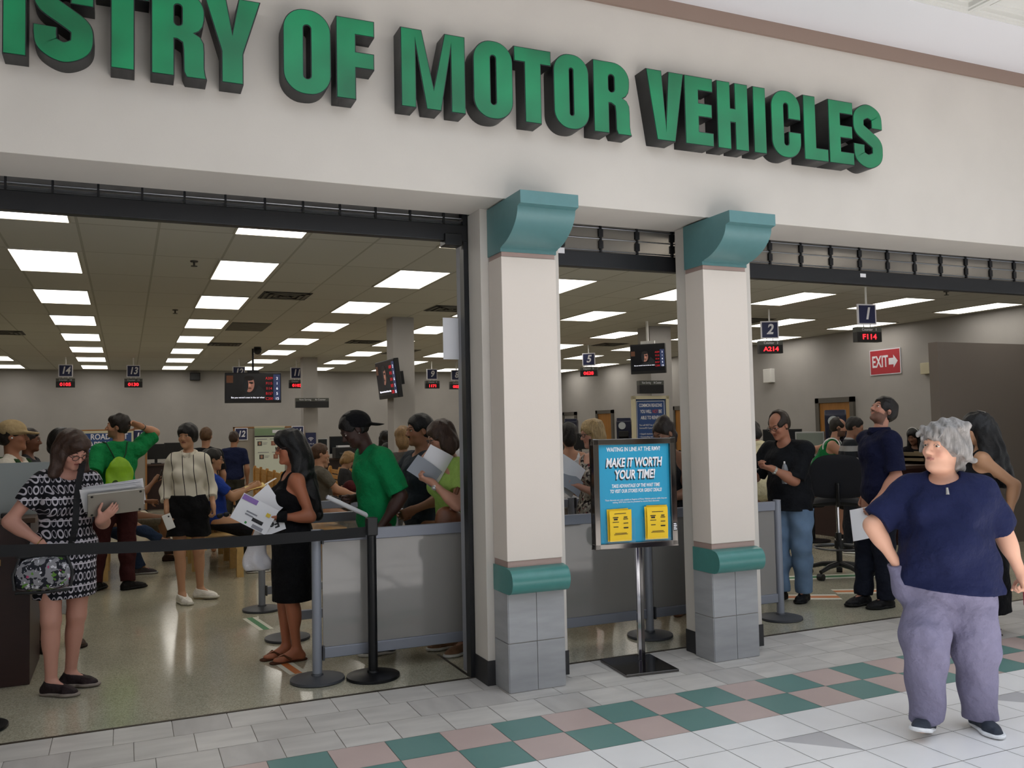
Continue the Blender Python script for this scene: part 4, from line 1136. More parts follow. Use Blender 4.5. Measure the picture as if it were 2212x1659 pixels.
def nets(A, lo, h):
    ins = A < 0
    n = np.array(A.shape) - 1
    cnt = np.zeros(n, np.int8)
    corners = [(i, j, k) for i in (0, 1) for j in (0, 1) for k in (0, 1)]
    sh = lambda a, c: a[c[0]:c[0] + n[0], c[1]:c[1] + n[1], c[2]:c[2] + n[2]]
    for c in corners: cnt += sh(ins, c)
    act = np.argwhere((cnt > 0) & (cnt < 8))
    if not len(act): return np.zeros((0, 3)), np.zeros((0, 4), int)
    idx = np.full(n, -1, np.int32); idx[act[:, 0], act[:, 1], act[:, 2]] = np.arange(len(act))
    vals = {c: A[act[:, 0] + c[0], act[:, 1] + c[1], act[:, 2] + c[2]] for c in corners}
    acc = np.zeros((len(act), 3)); num = np.zeros(len(act))
    for c in corners:
        for d in range(3):
            if c[d]: continue
            e = list(c); e[d] = 1; e = tuple(e)
            a, b = vals[c], vals[e]
            m = (a < 0) != (b < 0)
            t = np.where(m, a / np.where(m, a - b, 1), 0)
            p = np.repeat(np.array(c, float)[None], len(act), 0); p[:, d] += t
            acc[m] += p[m]; num[m] += 1
    P = lo + h * (act + acc / num[:, None])
    F = []
    for d in range(3):
        e = [1, 1, 1]; e[d] = 0
        s0 = [slice(1, n[0]), slice(1, n[1]), slice(1, n[2])]; s0[d] = slice(0, n[d])
        s1 = list(s0); s1[d] = slice(1, n[d] + 1)
        a = ins[tuple(s0)]; b = ins[tuple(s1)]
        w_ = np.argwhere(a != b)
        if not len(w_): continue
        fl = a[w_[:, 0], w_[:, 1], w_[:, 2]]
        off = np.ones(3, int); off[d] = 0
        q = w_ + off
        u, v = [(1, 2), (2, 0), (0, 1)][d]
        def at(du, dv):
            z = q.copy(); z[:, u] -= du; z[:, v] -= dv
            return idx[z[:, 0], z[:, 1], z[:, 2]]
        quad = np.stack([at(1, 1), at(0, 1), at(0, 0), at(1, 0)], 1)
        quad[~fl] = quad[~fl][:, ::-1]
        F.append(quad)
    F = np.concatenate(F)
    return P, F[(F >= 0).all(1)]

def sdf_obj(name, sdf, m, parent, col=None, relax=1, dec=False):
    P, F = sdf.mesh()
    for _ in range(relax):                      # light Laplacian relax removes voxel ripple
        E_ = np.concatenate([F[:, [0, 1]], F[:, [1, 2]], F[:, [2, 3]], F[:, [3, 0]]])
        s = np.zeros_like(P); c = np.zeros(len(P))
        np.add.at(s, E_[:, 0], P[E_[:, 1]]); np.add.at(s, E_[:, 1], P[E_[:, 0]])
        np.add.at(c, E_[:, 0], 1); np.add.at(c, E_[:, 1], 1)
        P = P * .5 + .5 * s / np.maximum(c, 1)[:, None]
    me = bpy.data.meshes.new(name)
    me.vertices.add(len(P)); me.vertices.foreach_set('co', P.astype(np.float32).ravel())
    me.loops.add(len(F) * 4); me.loops.foreach_set('vertex_index', F.astype(np.int32).ravel())
    me.polygons.add(len(F)); me.polygons.foreach_set('loop_start', np.arange(0, len(F) * 4, 4, dtype=np.int32))
    me.polygons.foreach_set('loop_total', np.full(len(F), 4, np.int32))
    me.polygons.foreach_set('use_smooth', np.ones(len(F), bool))
    me.update(calc_edges=True); me.validate()
    if col is not None:
        at = me.color_attributes.new('Col', 'FLOAT_COLOR', 'POINT')
        c = np.ones((len(P), 4), np.float32); c[:, :3] = col(P)
        at.data.foreach_set('color', c.ravel())
    return mesh_obj(name, me, m, parent)

SKINM = mat('skin', None, .48, 0, .35, vcol=True, bump=.05, bscale=220)
EYEM = mat('eye', None, .15, 0, .5, vcol=True)
HAIRM = {}
def hairmat(c):
    if c not in HAIRM: HAIRM[c] = mat('hair_' + c, c, .5, 0, .4, noise=.35, nscale=26, bump=.35, bscale=90, aniso=(3, 3, .5))
    return HAIRM[c]
CLOTH = {}
def clothmat(c, rough=.85, noise=.06):
    if c not in CLOTH: CLOTH[c] = mat('cloth_' + c, c, rough, 0, .2, noise=noise, nscale=30, bump=.9, bscale=11, bdist=.035)
    return CLOTH[c]

def ik(a, t, l1, l2, pole):
    d = t - a; L_ = np.linalg.norm(d); L_ = max(L_, 1e-4); mx = (l1 + l2) * .998
    if L_ > mx: t = a + d / L_ * mx; d = t - a; L_ = mx
    mn = abs(l1 - l2) * 1.05 + .02
    if L_ < mn: t = a + d / L_ * mn; d = t - a; L_ = mn
    u = d / L_; x = (l1 * l1 - l2 * l2 + L_ * L_) / (2 * L_)
    y = math.sqrt(max(l1 * l1 - x * x, 0))
    p = np.asarray(pole, float); p = p - u * np.dot(p, u); p = unit(p)
    return a + u * x + p * y, t

class Person:
    """Everything is in world axes relative to the feet point `at`.  yaw 0 faces the camera side (-y), -90 faces -x, +90 faces +x."""
    def __init__(s, label, at, yaw, H=1.70, sex='f', w=1., d=1., belly=0., skin='c69a80', h=.008, lean=0., side=0., twist=0., head=None, legs=None, arms=None,
                 sit=None, hipdrop=0., name='person', lips=None, beard=None, bust=1., stoop=0., headscale=1., headoff=(0, 0, 0)):
        s.t = thing(name, label, 'person', (at[0], at[1], at[2] if len(at) > 2 else 0.))
        s.h = h; s.sex = sex; s.w = w; s.d = d; s.belly = belly; s.skin = lin(skin); s.lips = lips; s.beard = beard; s.bust = bust
        k = s.k = H / 1.75
        yr = yaw * D2R
        s.Ry = rotz(yr)
        s.P = V3(0, 0, (.93 - hipdrop) * k) if sit is None else V3(0, 0, sit + .175 * k)
        s.hem = None
        s.Rp = s.Ry
        s.Rt = rotz(yr + twist * D2R) @ rotx(lean * D2R) @ roty(side * D2R)
        s.Rm = rotz(yr + twist * .5 * D2R) @ rotx(lean * .5 * D2R) @ roty(side * .5 * D2R)
        s.hs = headscale * (k ** .5)
        hy, hp, hr = head if head else (yaw, 0, 0)
        s.Rh = rotz(hy * D2R) @ rotx(hp * D2R) @ roty(hr * D2R)
        sw = (.168 if sex == 'm' else .143) * (1 + (w - 1) * .55)
        T = lambda *o: s.P + s.Rt @ (V3(*o) * k)
        s.T = T
        s.sh = {+1: T(sw, .012, .452 - max(0, w - 1.25) * .12), -1: T(-sw, .012, .452 - max(0, w - 1.25) * .12)}
        s.nb = T(0, .02 - stoop, .525)
        nd = unit(s.Rt @ V3(0, 0, .55) + s.Rh @ V3(0, 0, .45) + (s.Ry @ V3(0, -.35 * math.sin(max(hp, 0) * D2R), 0)))
        s.C = s.nb + nd * .088 * k + s.Rh @ (V3(0, -.012, .087) * s.hs) + V3(*headoff)
        s.hip = {+1: s.P + s.Rp @ (V3(.088 * (1 + (w - 1) * .5), 0, -.02) * k), -1: s.P + s.Rp @ (V3(-.088 * (1 + (w - 1) * .5), 0, -.02) * k)}
        # arms: side -> dict(hand, pole, dir, pn, curl); +1 is the person's left
        s.arm = {}
        for sd in (1, -1):
            a = dict((arms or {}).get(sd, {}))
            if 'hand' not in a: a['hand'] = tuple(V3(at[0], at[1], 0) + s.sh[sd] + s.Ry @ (V3(sd * .06, -.06, -.54) * k))
            pole = a.get('pole', tuple(s.Ry @ V3(sd * .5, 1, -.2)))
            el, wr = ik(s.sh[sd], V3(*a['hand']) - V3(at[0], at[1], 0), .298 * k, .262 * k, pole)
            fd = unit(wr - el)
            hd = unit(a['dir']) if 'dir' in a else fd
            pn = np.asarray(a['pn'], float) if 'pn' in a else s.Ry @ V3(-sd, 0, 0)
            pn = unit(pn - hd * np.dot(pn, hd))
            s.arm[sd] = dict(el=el, wr=wr, hd=hd, pn=pn, curl=a.get('curl', .35), thumb=a.get('thumb', .5), hide=a.get('hide', False))
        # legs: side -> dict(foot=(x,y,z of ankle offset), yaw, pitch, pole)
        s.leg = {}
        for sd in (1, -1):
            a = dict((legs or {}).get(sd, {}))
            f = a.get('foot')
            if f is None and sit is not None: f = tuple((V3(at[0], at[1], 0) + s.hip[sd] + s.Ry @ (V3(sd * .02, -.41, 0) * k))[:2]) + (0.,)
            if f is None: f = tuple(V3(at[0], at[1], 0)[:2] + (s.hip[sd] + s.Ry @ (V3(sd * .015, .02, 0) * k))[:2]) + (0.,)
            f = V3(f[0] - at[0], f[1] - at[1], f[2] if len(f) > 2 else 0.)
            ank = f + V3(0, 0, .082 * k)
            kn, ank = ik(s.hip[sd], ank, .424 * k, .408 * k, a.get('pole', tuple(s.Ry @ V3(sd * .12, -1, .05))))
            fy = a.get('yaw', yaw + sd * 8) * D2R
            s.leg[sd] = dict(kn=kn, an=ank, Rf=rotz(fy) @ rotx(a.get('pitch', 0) * D2R))
    # ---- primitives shared by skin and clothes ------------------------------
    def torso(s, q, o=0., k=.045, upper=True):
        K = s.k; w, d = s.w, s.d; f = s.sex == 'f'
        m = lambda *r: np.array([r[0] * w, r[1] * d, r[2]]) * K + o
        q.el(s.P + s.Rp @ (V3(0, .008, .02) * K), m(.172 if f else .163, .118, .128), s.Rp, k)
        q.el(s.P + s.Rm @ (V3(0, -.004 - .03 * s.belly, .155) * K), m(.132 if f else .146, .10 + .05 * s.belly, .15), s.Rm, k)
        q.el(s.P + s.Rt @ (V3(0, .006, .33) * K), m(.146 if f else .165, .108, .168), s.Rt, k)
        if upper:
            a = s.T(-.10 * (1 + (w - 1) * .6), .014, .447 - max(0, s.w - 1.25) * .08); b = s.T(.10 * (1 + (w - 1) * .6), .014, .447 - max(0, s.w - 1.25) * .08)
            q.rc(a, b, .058 * K + o, .058 * K + o, k)
            for sd in (1, -1): q.rc(s.nb + s.Rt @ (V3(0, 0, -.02) * K), s.sh[sd], .045 * K + o * .8, .046 * K + o * .8, .04)
        if f and s.bust:
            for sd in (1, -1): q.el(s.P + s.Rt @ (V3(sd * .072 * w, -.088 * d, .325) * K), np.array([.062, .055, .062]) * K * s.bust * (1 + (w - 1) * .5) + o, s.Rt, .04)
        if s.sex == 'm': q.el(s.P + s.Rt @ (V3(0, -.045 * d, .37) * K), np.array([.14 * w, .075 * d, .09]) * K + o, s.Rt, .05)
    def armp(s, q, sd, o=0., upto=2., k=.03, fat=None, cap=False):
        K = s.k; a = s.arm[sd]; g = (fat if fat is not None else (1 if s.sex == 'm' else .88)) * (1 + (s.w - 1) * .45)
        A, E, W = s.sh[sd], a['el'], a['wr']
        if upto <= 1:
            B = A + (E - A) * upto
            q.rc(A, B, .056 * g * K + o, (.056 - .014 * upto) * g * K + o * 1.25, k, cap=True)
        else:
            q.rc(A, E, .056 * g * K + o, .041 * g * K + o, k)
            f = min(upto - 1, 1)
            B = E + (W - E) * f
            q.rc(E, B, .043 * g * K + o, (.043 - .016 * f) * g * K + o, k, cap=cap)
            if f >= .99 and not cap: q.el(E + (W - E) * .25, np.array([.046, .046, .08]) * g * K + o, frame(W - E), k)
    def legp(s, q, sd, o=0., upto=2., k=.03, calf=True, g=1., cap=False, flare=0.):
        K = s.k; a = s.leg[sd]; g = g * (1 + (s.w - 1) * .55) * (.96 if s.sex == 'f' else 1)
        A, E, W = s.hip[sd], a['kn'], a['an']
        if upto <= 1:
            B = A + (E - A) * upto
            q.rc(A, B, .09 * g * K + o, (.09 - .03 * upto) * g * K + o * (1 + flare), k, cap=True)
        else:
            q.rc(A, E, .09 * g * K + o, .058 * g * K + o, k)
            f = min(upto - 1, 1.)
            B = E + (W - E) * f
            q.rc(E, B, .054 * g * K + o, (.054 - .02 * f) * g * K + o * (1 + flare), k, cap=cap)
            if calf: 
                d = unit(W - E); bk = -(s.Ry @ V3(0, -1, 0)); bk = unit(bk - d * np.dot(bk, d))
                q.el(E + (W - E) * .30 + bk * .018 * K, np.array([.05, .05, .115]) * g * K + o, frame(d), .03)
    def footp(s, q, sd, o=0., k=.02):
        K = s.k; a = s.leg[sd]; R = a['Rf']; A = a['an']
        heel = A + R @ (V3(0, .032, -.048) * K); ball = A + R @ (V3(0, -.115, -.056) * K); toe = A + R @ (V3(0, -.165, -.062) * K)
        q.rc(A, heel, .036 * K + o, .032 * K + o, k)
        q.rc(A + R @ (V3(0, -.01, -.01) * K), ball, .036 * K + o, .026 * K + o, k)
        q.rc(heel, ball, .030 * K + o, .027 * K + o, k)
        q.rc(ball + R @ (V3(-.018, 0, 0) * K), toe + R @ (V3(-.01, 0, 0) * K), .024 * K + o, .018 * K + o, k)
        q.rc(ball + R @ (V3(.018, 0, 0) * K), toe + R @ (V3(.012, .012, 0) * K), .024 * K + o, .018 * K + o, k)
        return heel, ball, toe, R
    def headp(s, q):
        S_ = s.hs; C, R = s.C, s.Rh; f = s.sex == 'f'
        P = lambda *p: C + R @ (V3(*p) * S_)
        r = lambda *a: np.array(a) * S_
        q.rc(s.nb + s.Rt @ V3(0, .0, -.03), P(0, .022, -.05), (.056 if not f else .049) * s.k * (1 + (s.w - 1) * .35), (.052 if not f else .046) * S_ * (1 + (s.w - 1) * .15), .02)
        q.el(P(0, .014, .036), r(.073, .094, .080), R, .03)
        q.el(P(0, -.022, -.028), r(.0625, .066, .082), R, .03)
        q.el(P(0, -.032, -.078), r(.046 if f else .051, .05, .038), R, .025)
        q.el(P(0, -.074, -.100), r(.021, .018, .016), R, .02)
        if s.w > 1.25: q.el(P(0, -.024, -.098), r(.058, .056, .034), R, .025)
        for sd in (1, -1):
            q.el(P(sd * .040, -.058, -.028), r(.022, .022, .022), R, .02)
            q.el(P(sd * .0315, -.098, .006), r(.016, .016, .0095), R, .010, 's')
            q.el(P(sd * .0315, -.0785, .0125), r(.0155, .0115, .0062), R, .004)
            q.el(P(sd * .0315, -.0775, -.002), r(.0145, .0105, .0045), R, .004)
        q.el(P(0, -.080, .026), r(.045, .012, .009), R, .014)
        q.rc(P(0, -.084, .012), P(0, -.108, -.026), .0075 * S_, .0115 * S_, .012)
        for sd in (1, -1): q.el(P(sd * .011, -.096, -.031), r(.009, .011, .0085), R, .008)
        q.el(P(0, -.0815, -.053), r(.022, .008, .0042), R, .006)
        q.el(P(0, -.0805, -.0635), r(.0185, .008, .0046), R, .006)
        q.el(P(0, -.091, -.0583), r(.022, .005, .0016), R, .002, 's')
        for sd in (1, -1):
            q.el(P(sd * .076, .012, -.006), r(.010, .021, .032), R @ rotz(sd * .25), .008)
            q.el(P(sd * .086, .008, -.004), r(.006, .011, .018), R, .005, 's')
    def handp(s, q, sd):
        a = s.arm[sd]; K = s.k * (1.0 if s.sex == 'm' else .93)
        if a['hide']: return
        W, d, n = a['wr'], a['hd'], a['pn']
        t = np.cross(d, n) * (sd)            # toward the thumb
        t = unit(t)
        P = lambda u, v, z=0.: W + d * (u * K) + t * (v * K) + n * (z * K)
        q.rc(P(-.012, 0), P(.025, 0), .026 * K, .030 * K, .02, flat=(n, .72))
        for v in (-.022, .0, .022): q.rc(P(.018, v * .8), P(.083, v), .020 * K, .0165 * K, .012, flat=(n, .72))
        c = a['curl']
        for i, (v, L_) in enumerate(((.031, .070), (.0105, .078), (-.010, .073), (-.030, .058))):
            ang = c * (1.0 + .12 * i)
            spread = v * 1.4 * (1 - .7 * c)
            d0 = unit(d + t * spread)
            r0 = .0092 * K
            b0 = P(.084 - abs(v) * .15, v * .98)
            def dirn(x): return d0 * math.cos(x) + n * math.sin(x)
            b1 = b0 + dirn(ang * .9) * (L_ * .46 * K); b2 = b1 + dirn(ang * 2.0) * (L_ * .32 * K); b3 = b2 + dirn(ang * 2.9) * (L_ * .24 * K)
            q.rc(b0, b1, r0, r0 * .95, .004); q.rc(b1, b2, r0 * .95, r0 * .88, .003); q.rc(b2, b3, r0 * .88, r0 * .72, .003)
        th = a['thumb']
        b0 = P(.022, .024, .006); d1 = unit(d * .62 + t * (.85 - .3 * th) + n * (.35 + .5 * th))
        b1 = b0 + d1 * .045 * K; d2 = unit(d * .9 + t * (.35 - .4 * th) + n * (.3 + .45 * th)); b2 = b1 + d2 * .032 * K; b3 = b2 + d2 * .022 * K
        q.rc(b0, b1, .0145 * K, .0115 * K, .01); q.rc(b1, b2, .0112 * K, .0105 * K, .004); q.rc(b2, b3, .0105 * K, .0085 * K, .003)
    def body(s, legs=True, feet=True):
        q = Sdf(s.h)
        s.torso(q)
        for sd in (1, -1):
            s.armp(q, sd); s.legp(q, sd)
            s.footp(q, sd)
        s.headp(q)
        for sd in (1, -1): s.handp(q, sd)
        base = np.array(s.skin); lipc = np.array(lin(s.lips) if s.lips else base * np.array([.88, .62, .60]))
        C, R, S_ = s.C, s.Rh, s.hs
        beard = np.array(lin(s.beard)) if s.beard else None
        def col(P):
            L_ = (P - C) @ R / S_
            c = np.repeat(base[None], len(P), 0)
            e = ((L_[:, 0] / .0225) ** 2 + ((L_[:, 1] + .088) / .02) ** 2 + ((L_[:, 2] + .0582) / .0088) ** 2)
            ck = np.exp(-(((np.abs(L_[:, 0]) - .04) / .02) ** 2 + ((L_[:, 1] + .07) / .03) ** 2 + ((L_[:, 2] + .03) / .022) ** 2))[:, None]
            c = c * (1 - ck * np.array([.0, .14, .12]))
            if beard is not None:
                m = (L_[:, 2] < -.042) & (L_[:, 1] < .012) & (np.linalg.norm(L_, axis=1) < .16) & (L_[:, 2] > -.13)
                m |= (np.abs(L_[:, 0]) > .058) & (np.abs(L_[:, 1] + .0) < .02) & (L_[:, 2] < -.005) & (L_[:, 2] > -.06)
                m |= (L_[:, 1] < -.085) & (L_[:, 2] < -.037) & (L_[:, 2] > -.05) & (np.abs(L_[:, 0]) < .03)
                c[m] = c[m] * .25 + beard * .75
            m = e < 1
            c[m] = lipc
            m2 = m & (np.abs(L_[:, 2] + .0583) < .0016)
            c[m2] = lipc * .6  # shade of the mouth crevice put into the lip colour
            return c
        s.bo = sdf_obj('body', q, SKINM, s.t, col)
        # eyes and brows
        P = lambda *p: C + R @ (V3(*p) * S_)
        return s
    def face(s, brow='2a201a', iris='3a2a1c', big=1.):
        C, R, S_ = s.C, s.Rh, s.hs
        P = lambda *p: C + R @ (V3(*p) * S_)
        b = MB()
        for sd in (1, -1):
            me = bpy.data.meshes.new('eye'); m_ = MB().ball((0, 0, 0), .0108 * S_ * big, 16)
            c0 = P(sd * .0315, -.0755, .0055)
            vs = [tuple(c0 + np.array(v)) for v in m_.v]
            me.from_pydata(vs, [], m_.f)
            me.polygons.foreach_set('use_smooth', [True] * len(me.polygons))
            at = me.color_attributes.new('Col', 'FLOAT_COLOR', 'POINT')
            fwd = R @ V3(0, -1, 0)
            cc = []
            for v in m_.v:
                g = float(np.dot(unit(v), fwd))
                cc += list((*(lin('120c0a') if g > .95 else lin(iris) if g > .84 else lin('d8cfc6')), 1))
            at.data.foreach_set('color', cc)
            mesh_obj('eye', me, EYEM, s.t)
            pts = [P(sd * (.014 + .034 * i / 5), -.088 + .016 * (i / 5) ** 2, .0255 + .007 * math.sin(math.pi * (i / 5) * .75)) for i in range(6)]
            build('eyebrow', MB().tube(pts, [.0028 * S_, .0038 * S_, .004 * S_, .0036 * S_, .003 * S_, .0015 * S_], 6), hairmat(brow), s.t, smooth=True)
            lid = [P(sd * (.0315 + .0145 * math.cos(math.radians(a))), -.0885 + .003 * abs(math.cos(math.radians(a))), .006 + .0085 * math.sin(math.radians(a))) for a in range(0, 181, 20)]
            b.tube(lid, .0018 * S_, 6)
        build('eyelid', b, hairmat(brow), s.t, smooth=True)
        return s
    # ---- hair and head-wear -----------------------------------------------------
    def hair(s, style, c, amp=.004, freq=70., ops=None, name='hair'):
        S_ = s.hs; C, R = s.C, s.Rh
        P = lambda *p: C + R @ (V3(*p) * S_)
        r = lambda *a: np.array(a) * S_
        q = Sdf(min(s.h, .008))
        dn = V3(0, 0, -1)
        if style in ('short', 'balding', 'crop'):
            t = .010 if style == 'crop' else .016
            q.el(P(0, .018, .042), r(.074 + t, .094 + t, .080 + t), R, .02)
            q.el(P(0, .04, -.005), r(.072 + t * .6, .074 + t * .6, .075), R, .02)
            q.el(P(0, -.112, -.045), r(.082, .085, .112), R, .015, 's')
            q.el(P(0, -.02, -.105), r(.09, .10, .06), R, .015, 's')
            for sd in (1, -1): q.el(P(sd * .085, -.005, -.035), r(.026, .04, .05), R, .01, 's')
            if style == 'balding': q.el(P(0, -.075, .10), r(.085, .095, .065), R, .02, 's')
        elif style == 'bowl':
            q.el(P(0, .012, .04), r(.096, .112, .096), R, .02)
            q.el(P(0, .03, -.005), r(.094, .09, .075), R, .02)
            q.el(P(0, -.115, -.055), r(.074, .07, .092), R, .012, 's')
            q.el(P(0, -.02, -.115), r(.12, .14, .06), R, .012, 's')
        elif style == 'bob':
            q.el(P(0, .014, .04), r(.094, .112, .092), R, .02)
            for sd in (1, -1): q.el(P(sd * .078, .012, -.055), r(.032, .06, .10), R, .03)
            q.el(P(0, .066, -.045), r(.085, .05, .10), R, .03)
            q.el(P(0, -.118, -.06), r(.066, .085, .118), R, .015, 's')
        elif style == 'shaggy':
            q.el(P(0, .012, .045), r(.099, .115, .092), R, .02)
            for sd in (1, -1): q.el(P(sd * .082, .018, -.012), r(.034, .062, .062), R, .025)
            q.el(P(0, .07, -.045), r(.085, .052, .085), R, .03)
            q.el(P(0, -.125, -.055), r(.068, .075, .108), R, .015, 's')
        elif style in ('long', 'longfringe'):
            q.el(P(0, .014, .04), r(.096, .114, .094), R, .02)
            L_ = {'long': .42, 'longfringe': .20}[style]
            for sd in (1, -1):
                a = P(sd * .074, .03, -.02)
                q.rc(a, a + dn * L_ * .72 + R @ V3(sd * .03, -.0, 0), .042 * S_, .034 * S_, .04)
            a = P(0, .065, -.02)
            q.rc(a, a + dn * L_ + R @ V3(0, .03, 0), .074 * S_, .05 * S_, .04, flat=(R @ V3(0, 1, 0), .62))
            q.el(P(0, -.116, -.055), r(.062, .085, .115), R, .015, 's')
        elif style == 'bun':
            q.el(P(0, .018, .04), r(.085, .106, .09), R, .02)
            q.el(P(0, .045, -.02), r(.076, .075, .07), R, .02)
            q.el(P(0, .075, .105), r(.05, .045, .045), R, .02)
            q.el(P(0, -.112, -.045), r(.08, .085, .11), R, .015, 's')
        elif style == 'nape':
            q.el(P(0, .02, .04), r(.088, .108, .09), R, .02)
            q.el(P(0, .05, -.04), r(.08, .075, .095), R, .02)
            q.el(P(0, -.112, -.05), r(.075, .085, .115), R, .015, 's')
        elif style == 'curly':
            q.el(P(0, .014, .045), r(.10, .115, .10), R, .02)
            q.el(P(0, .05, -.02), r(.09, .08, .085), R, .03)
            q.el(P(0, -.118, -.055), r(.078, .085, .11), R, .015, 's')
        if ops: ops(q, P, r, R)
        ph = random.random() * 6
        fx, fz = freq, freq * .35
        q.disp = lambda X, Y, Z: amp * (np.sin(X * fx + 3 * np.sin(Z * 19 + ph)) * np.sin(Y * fx + 2.4 * np.sin(Z * 15 + ph * 2)) + .6 * np.sin(Z * fz + X * fx * .5 + ph) * np.sin(Y * fx * .7 + X * 31))
        return sdf_obj(name, q, hairmat(c), s.t)
    def glasses(s, c='1a1416'):
        C, R, S_ = s.C, s.Rh, s.hs
        P = lambda *p: C + R @ (V3(*p) * S_)
        b = MB()
        for sd in (1, -1):
            b.tube([P(sd * .033 + .0225 * math.cos(a), -.103 + .10 * (sd * .033 + .0225 * math.cos(a)) ** 2 * 8, .002 + .0165 * math.sin(a)) for a in np.linspace(0, 2 * math.pi, 20)[:-1]], .0022 * S_, 6, closed=True)
            b.tube([P(sd * .056, -.098, .006), P(sd * .076, -.06, .010), P(sd * .082, .0, .012), P(sd * .08, .02, .002)], .0022 * S_, 6)
        b.tube([P(-.011, -.104, .005), P(0, -.106, .008), P(.011, -.104, .005)], .002 * S_, 6)
        return build('glasses', b, mat('glasses_' + c, c, .3), s.t, smooth=True)
    def watch(s, sd, c, r=.031):
        a = s.arm[sd]; d = unit(a['wr'] - a['el']); p = a['wr'] - d * .035 * s.k
        b = MB().cyl(p - d * .011, p + d * .011, r * s.k, n=18)
        n = -a['pn']
        b.cyl(p + n * .024 * s.k, p + n * .036 * s.k, .017, n=16)
        return build('wristwatch', b, mat('watch_' + c, c, .3, .5), s.t, smooth=True, ang=40)
    # ---- clothing ------------------------------------------------------------------
    def folds(s, amp, ph=0., f=23.):
        return lambda X, Y, Z: amp * (np.sin(Z * f + 2.2 * np.sin(X * 13 + ph) + 1.7 * np.sin(Y * 11 - ph)) * .6 + .45 * np.sin((X + Y) * 26 + Z * 34 + 2 * np.sin(Z * 7 + ph)) + .5 * np.sin(X * 37 + Z * 17 + ph) * np.sin(Y * 29 - Z * 9))
    def top(s, c, o=.014, sleeve=.6, hem=-.06, neck=.075, neckdrop=.02, name='shirt', m=None, amp=.005, longsleeve=None, vneck=0., sl_o=None, straps=False, hemtilt=0., hemside=0., loose=0., col=None, sleeves=(1, -1)):
        """hem: height of the bottom edge relative to the pelvis centre"""
        K = s.k; q = Sdf(s.h); s.hem = hem
        s.torso(q, o, upper=True)
        if loose:
            q.rc(s.P + s.Rt @ (V3(0, 0, .30) * K), s.P + s.Rp @ (V3(0, -.02 * s.belly, hem / K - .0) * K), .15 * s.w * K, (.165 + loose) * s.w * K, .05, flat=(s.Rm @ V3(0, 1, 0), .74 * (s.d / s.w)))
        for sd in sleeves:
            if sleeve > 0: s.armp(q, sd, sl_o or o, sleeve, cap=True)
        if straps:
            q.ops = [x for x in q.ops]
        q.el(s.nb + s.Rt @ (V3(0, -.045, .045 - neckdrop) * K), np.array([neck, neck * 1.15, neck * .95]) * K, s.Rt, .008, 's')
        if vneck: q.rc(s.nb + s.Rt @ (V3(0, -.12, .03) * K), s.nb + s.Rt @ (V3(0, -.17 * s.d, -vneck) * K), .085 * K, .015 * K, .01, 's')
        if straps:
            for sd in (1, -1): q.el(s.sh[sd] + s.Rt @ (V3(sd * .035, 0, .01) * K), np.array([.085, .12, .13]) * K, s.Rt, .012, 's')
        q.cut(s.P + V3(0, 0, hem * 1.), unit(V3(0, 0, -1) + s.Ry @ V3(-hemside, hemtilt, 0)))
        q.disp = s.folds(amp, random.random() * 6)
        s.shirt = sdf_obj(name, q, m or clothmat(c), s.t, col)
        return s.shirt
    def trousers(s, c, o=.013, upto=2., waist=.07, name='trousers', m=None, amp=.0055, g=1., flare=.6, seat=True, cuff=.03, k=.035):
        K = s.k; q = Sdf(s.h)
        if s.hem is not None and s.hem < 0: waist = min(waist, (s.hem + .018) / K)
        q.el(s.P + s.Rp @ (V3(0, .008, .01) * K), np.array([(.172 if s.sex == 'f' else .165) * s.w, .122 * s.d, .13]) * K + o, s.Rp, .04)
        if waist > .02: q.el(s.P + s.Rm @ (V3(0, -.03 * s.belly, .08) * K), np.array([.15 * s.w, .105 * s.d + .04 * s.belly, .10]) * K + o, s.Rm, .04)
        for sd in (1, -1): s.legp(q, sd, o, upto, k, calf=upto >= 2, g=g, cap=True, flare=flare)
        q.cut(s.P + V3(0, 0, waist * K + (.02 if waist > 0 else 0)), V3(0, 0, 1))
        q.disp = s.folds(amp, random.random() * 6, 31)
        return sdf_obj(name, q, m or clothmat(c), s.t)
    def skirt(s, c, z0, r0, r1, name='skirt', m=None, top=.10, flat=.72, amp=.003, shift=(0, 0)):
        """tube from the waist down to height z0"""
        K = s.k; q = Sdf(s.h)
        q.el(s.P + s.Rp @ (V3(0, .008, .02) * K), np.array([.172 * s.w, .125 * s.d, .13]) * K + .012, s.Rp, .04)
        q.rc(s.P + V3(0, 0, .03), V3(shift[0], shift[1], z0), r0, r1, .04, flat=(s.Rp @ V3(0, 1, 0), flat), cap=True)
        q.cut(s.P + V3(0, 0, top * K), V3(0, 0, 1))
        q.cut(V3(0, 0, z0), V3(0, 0, -1))
        q.disp = s.folds(amp, random.random() * 6, 9)
        return sdf_obj(name, q, m or clothmat(c), s.t)
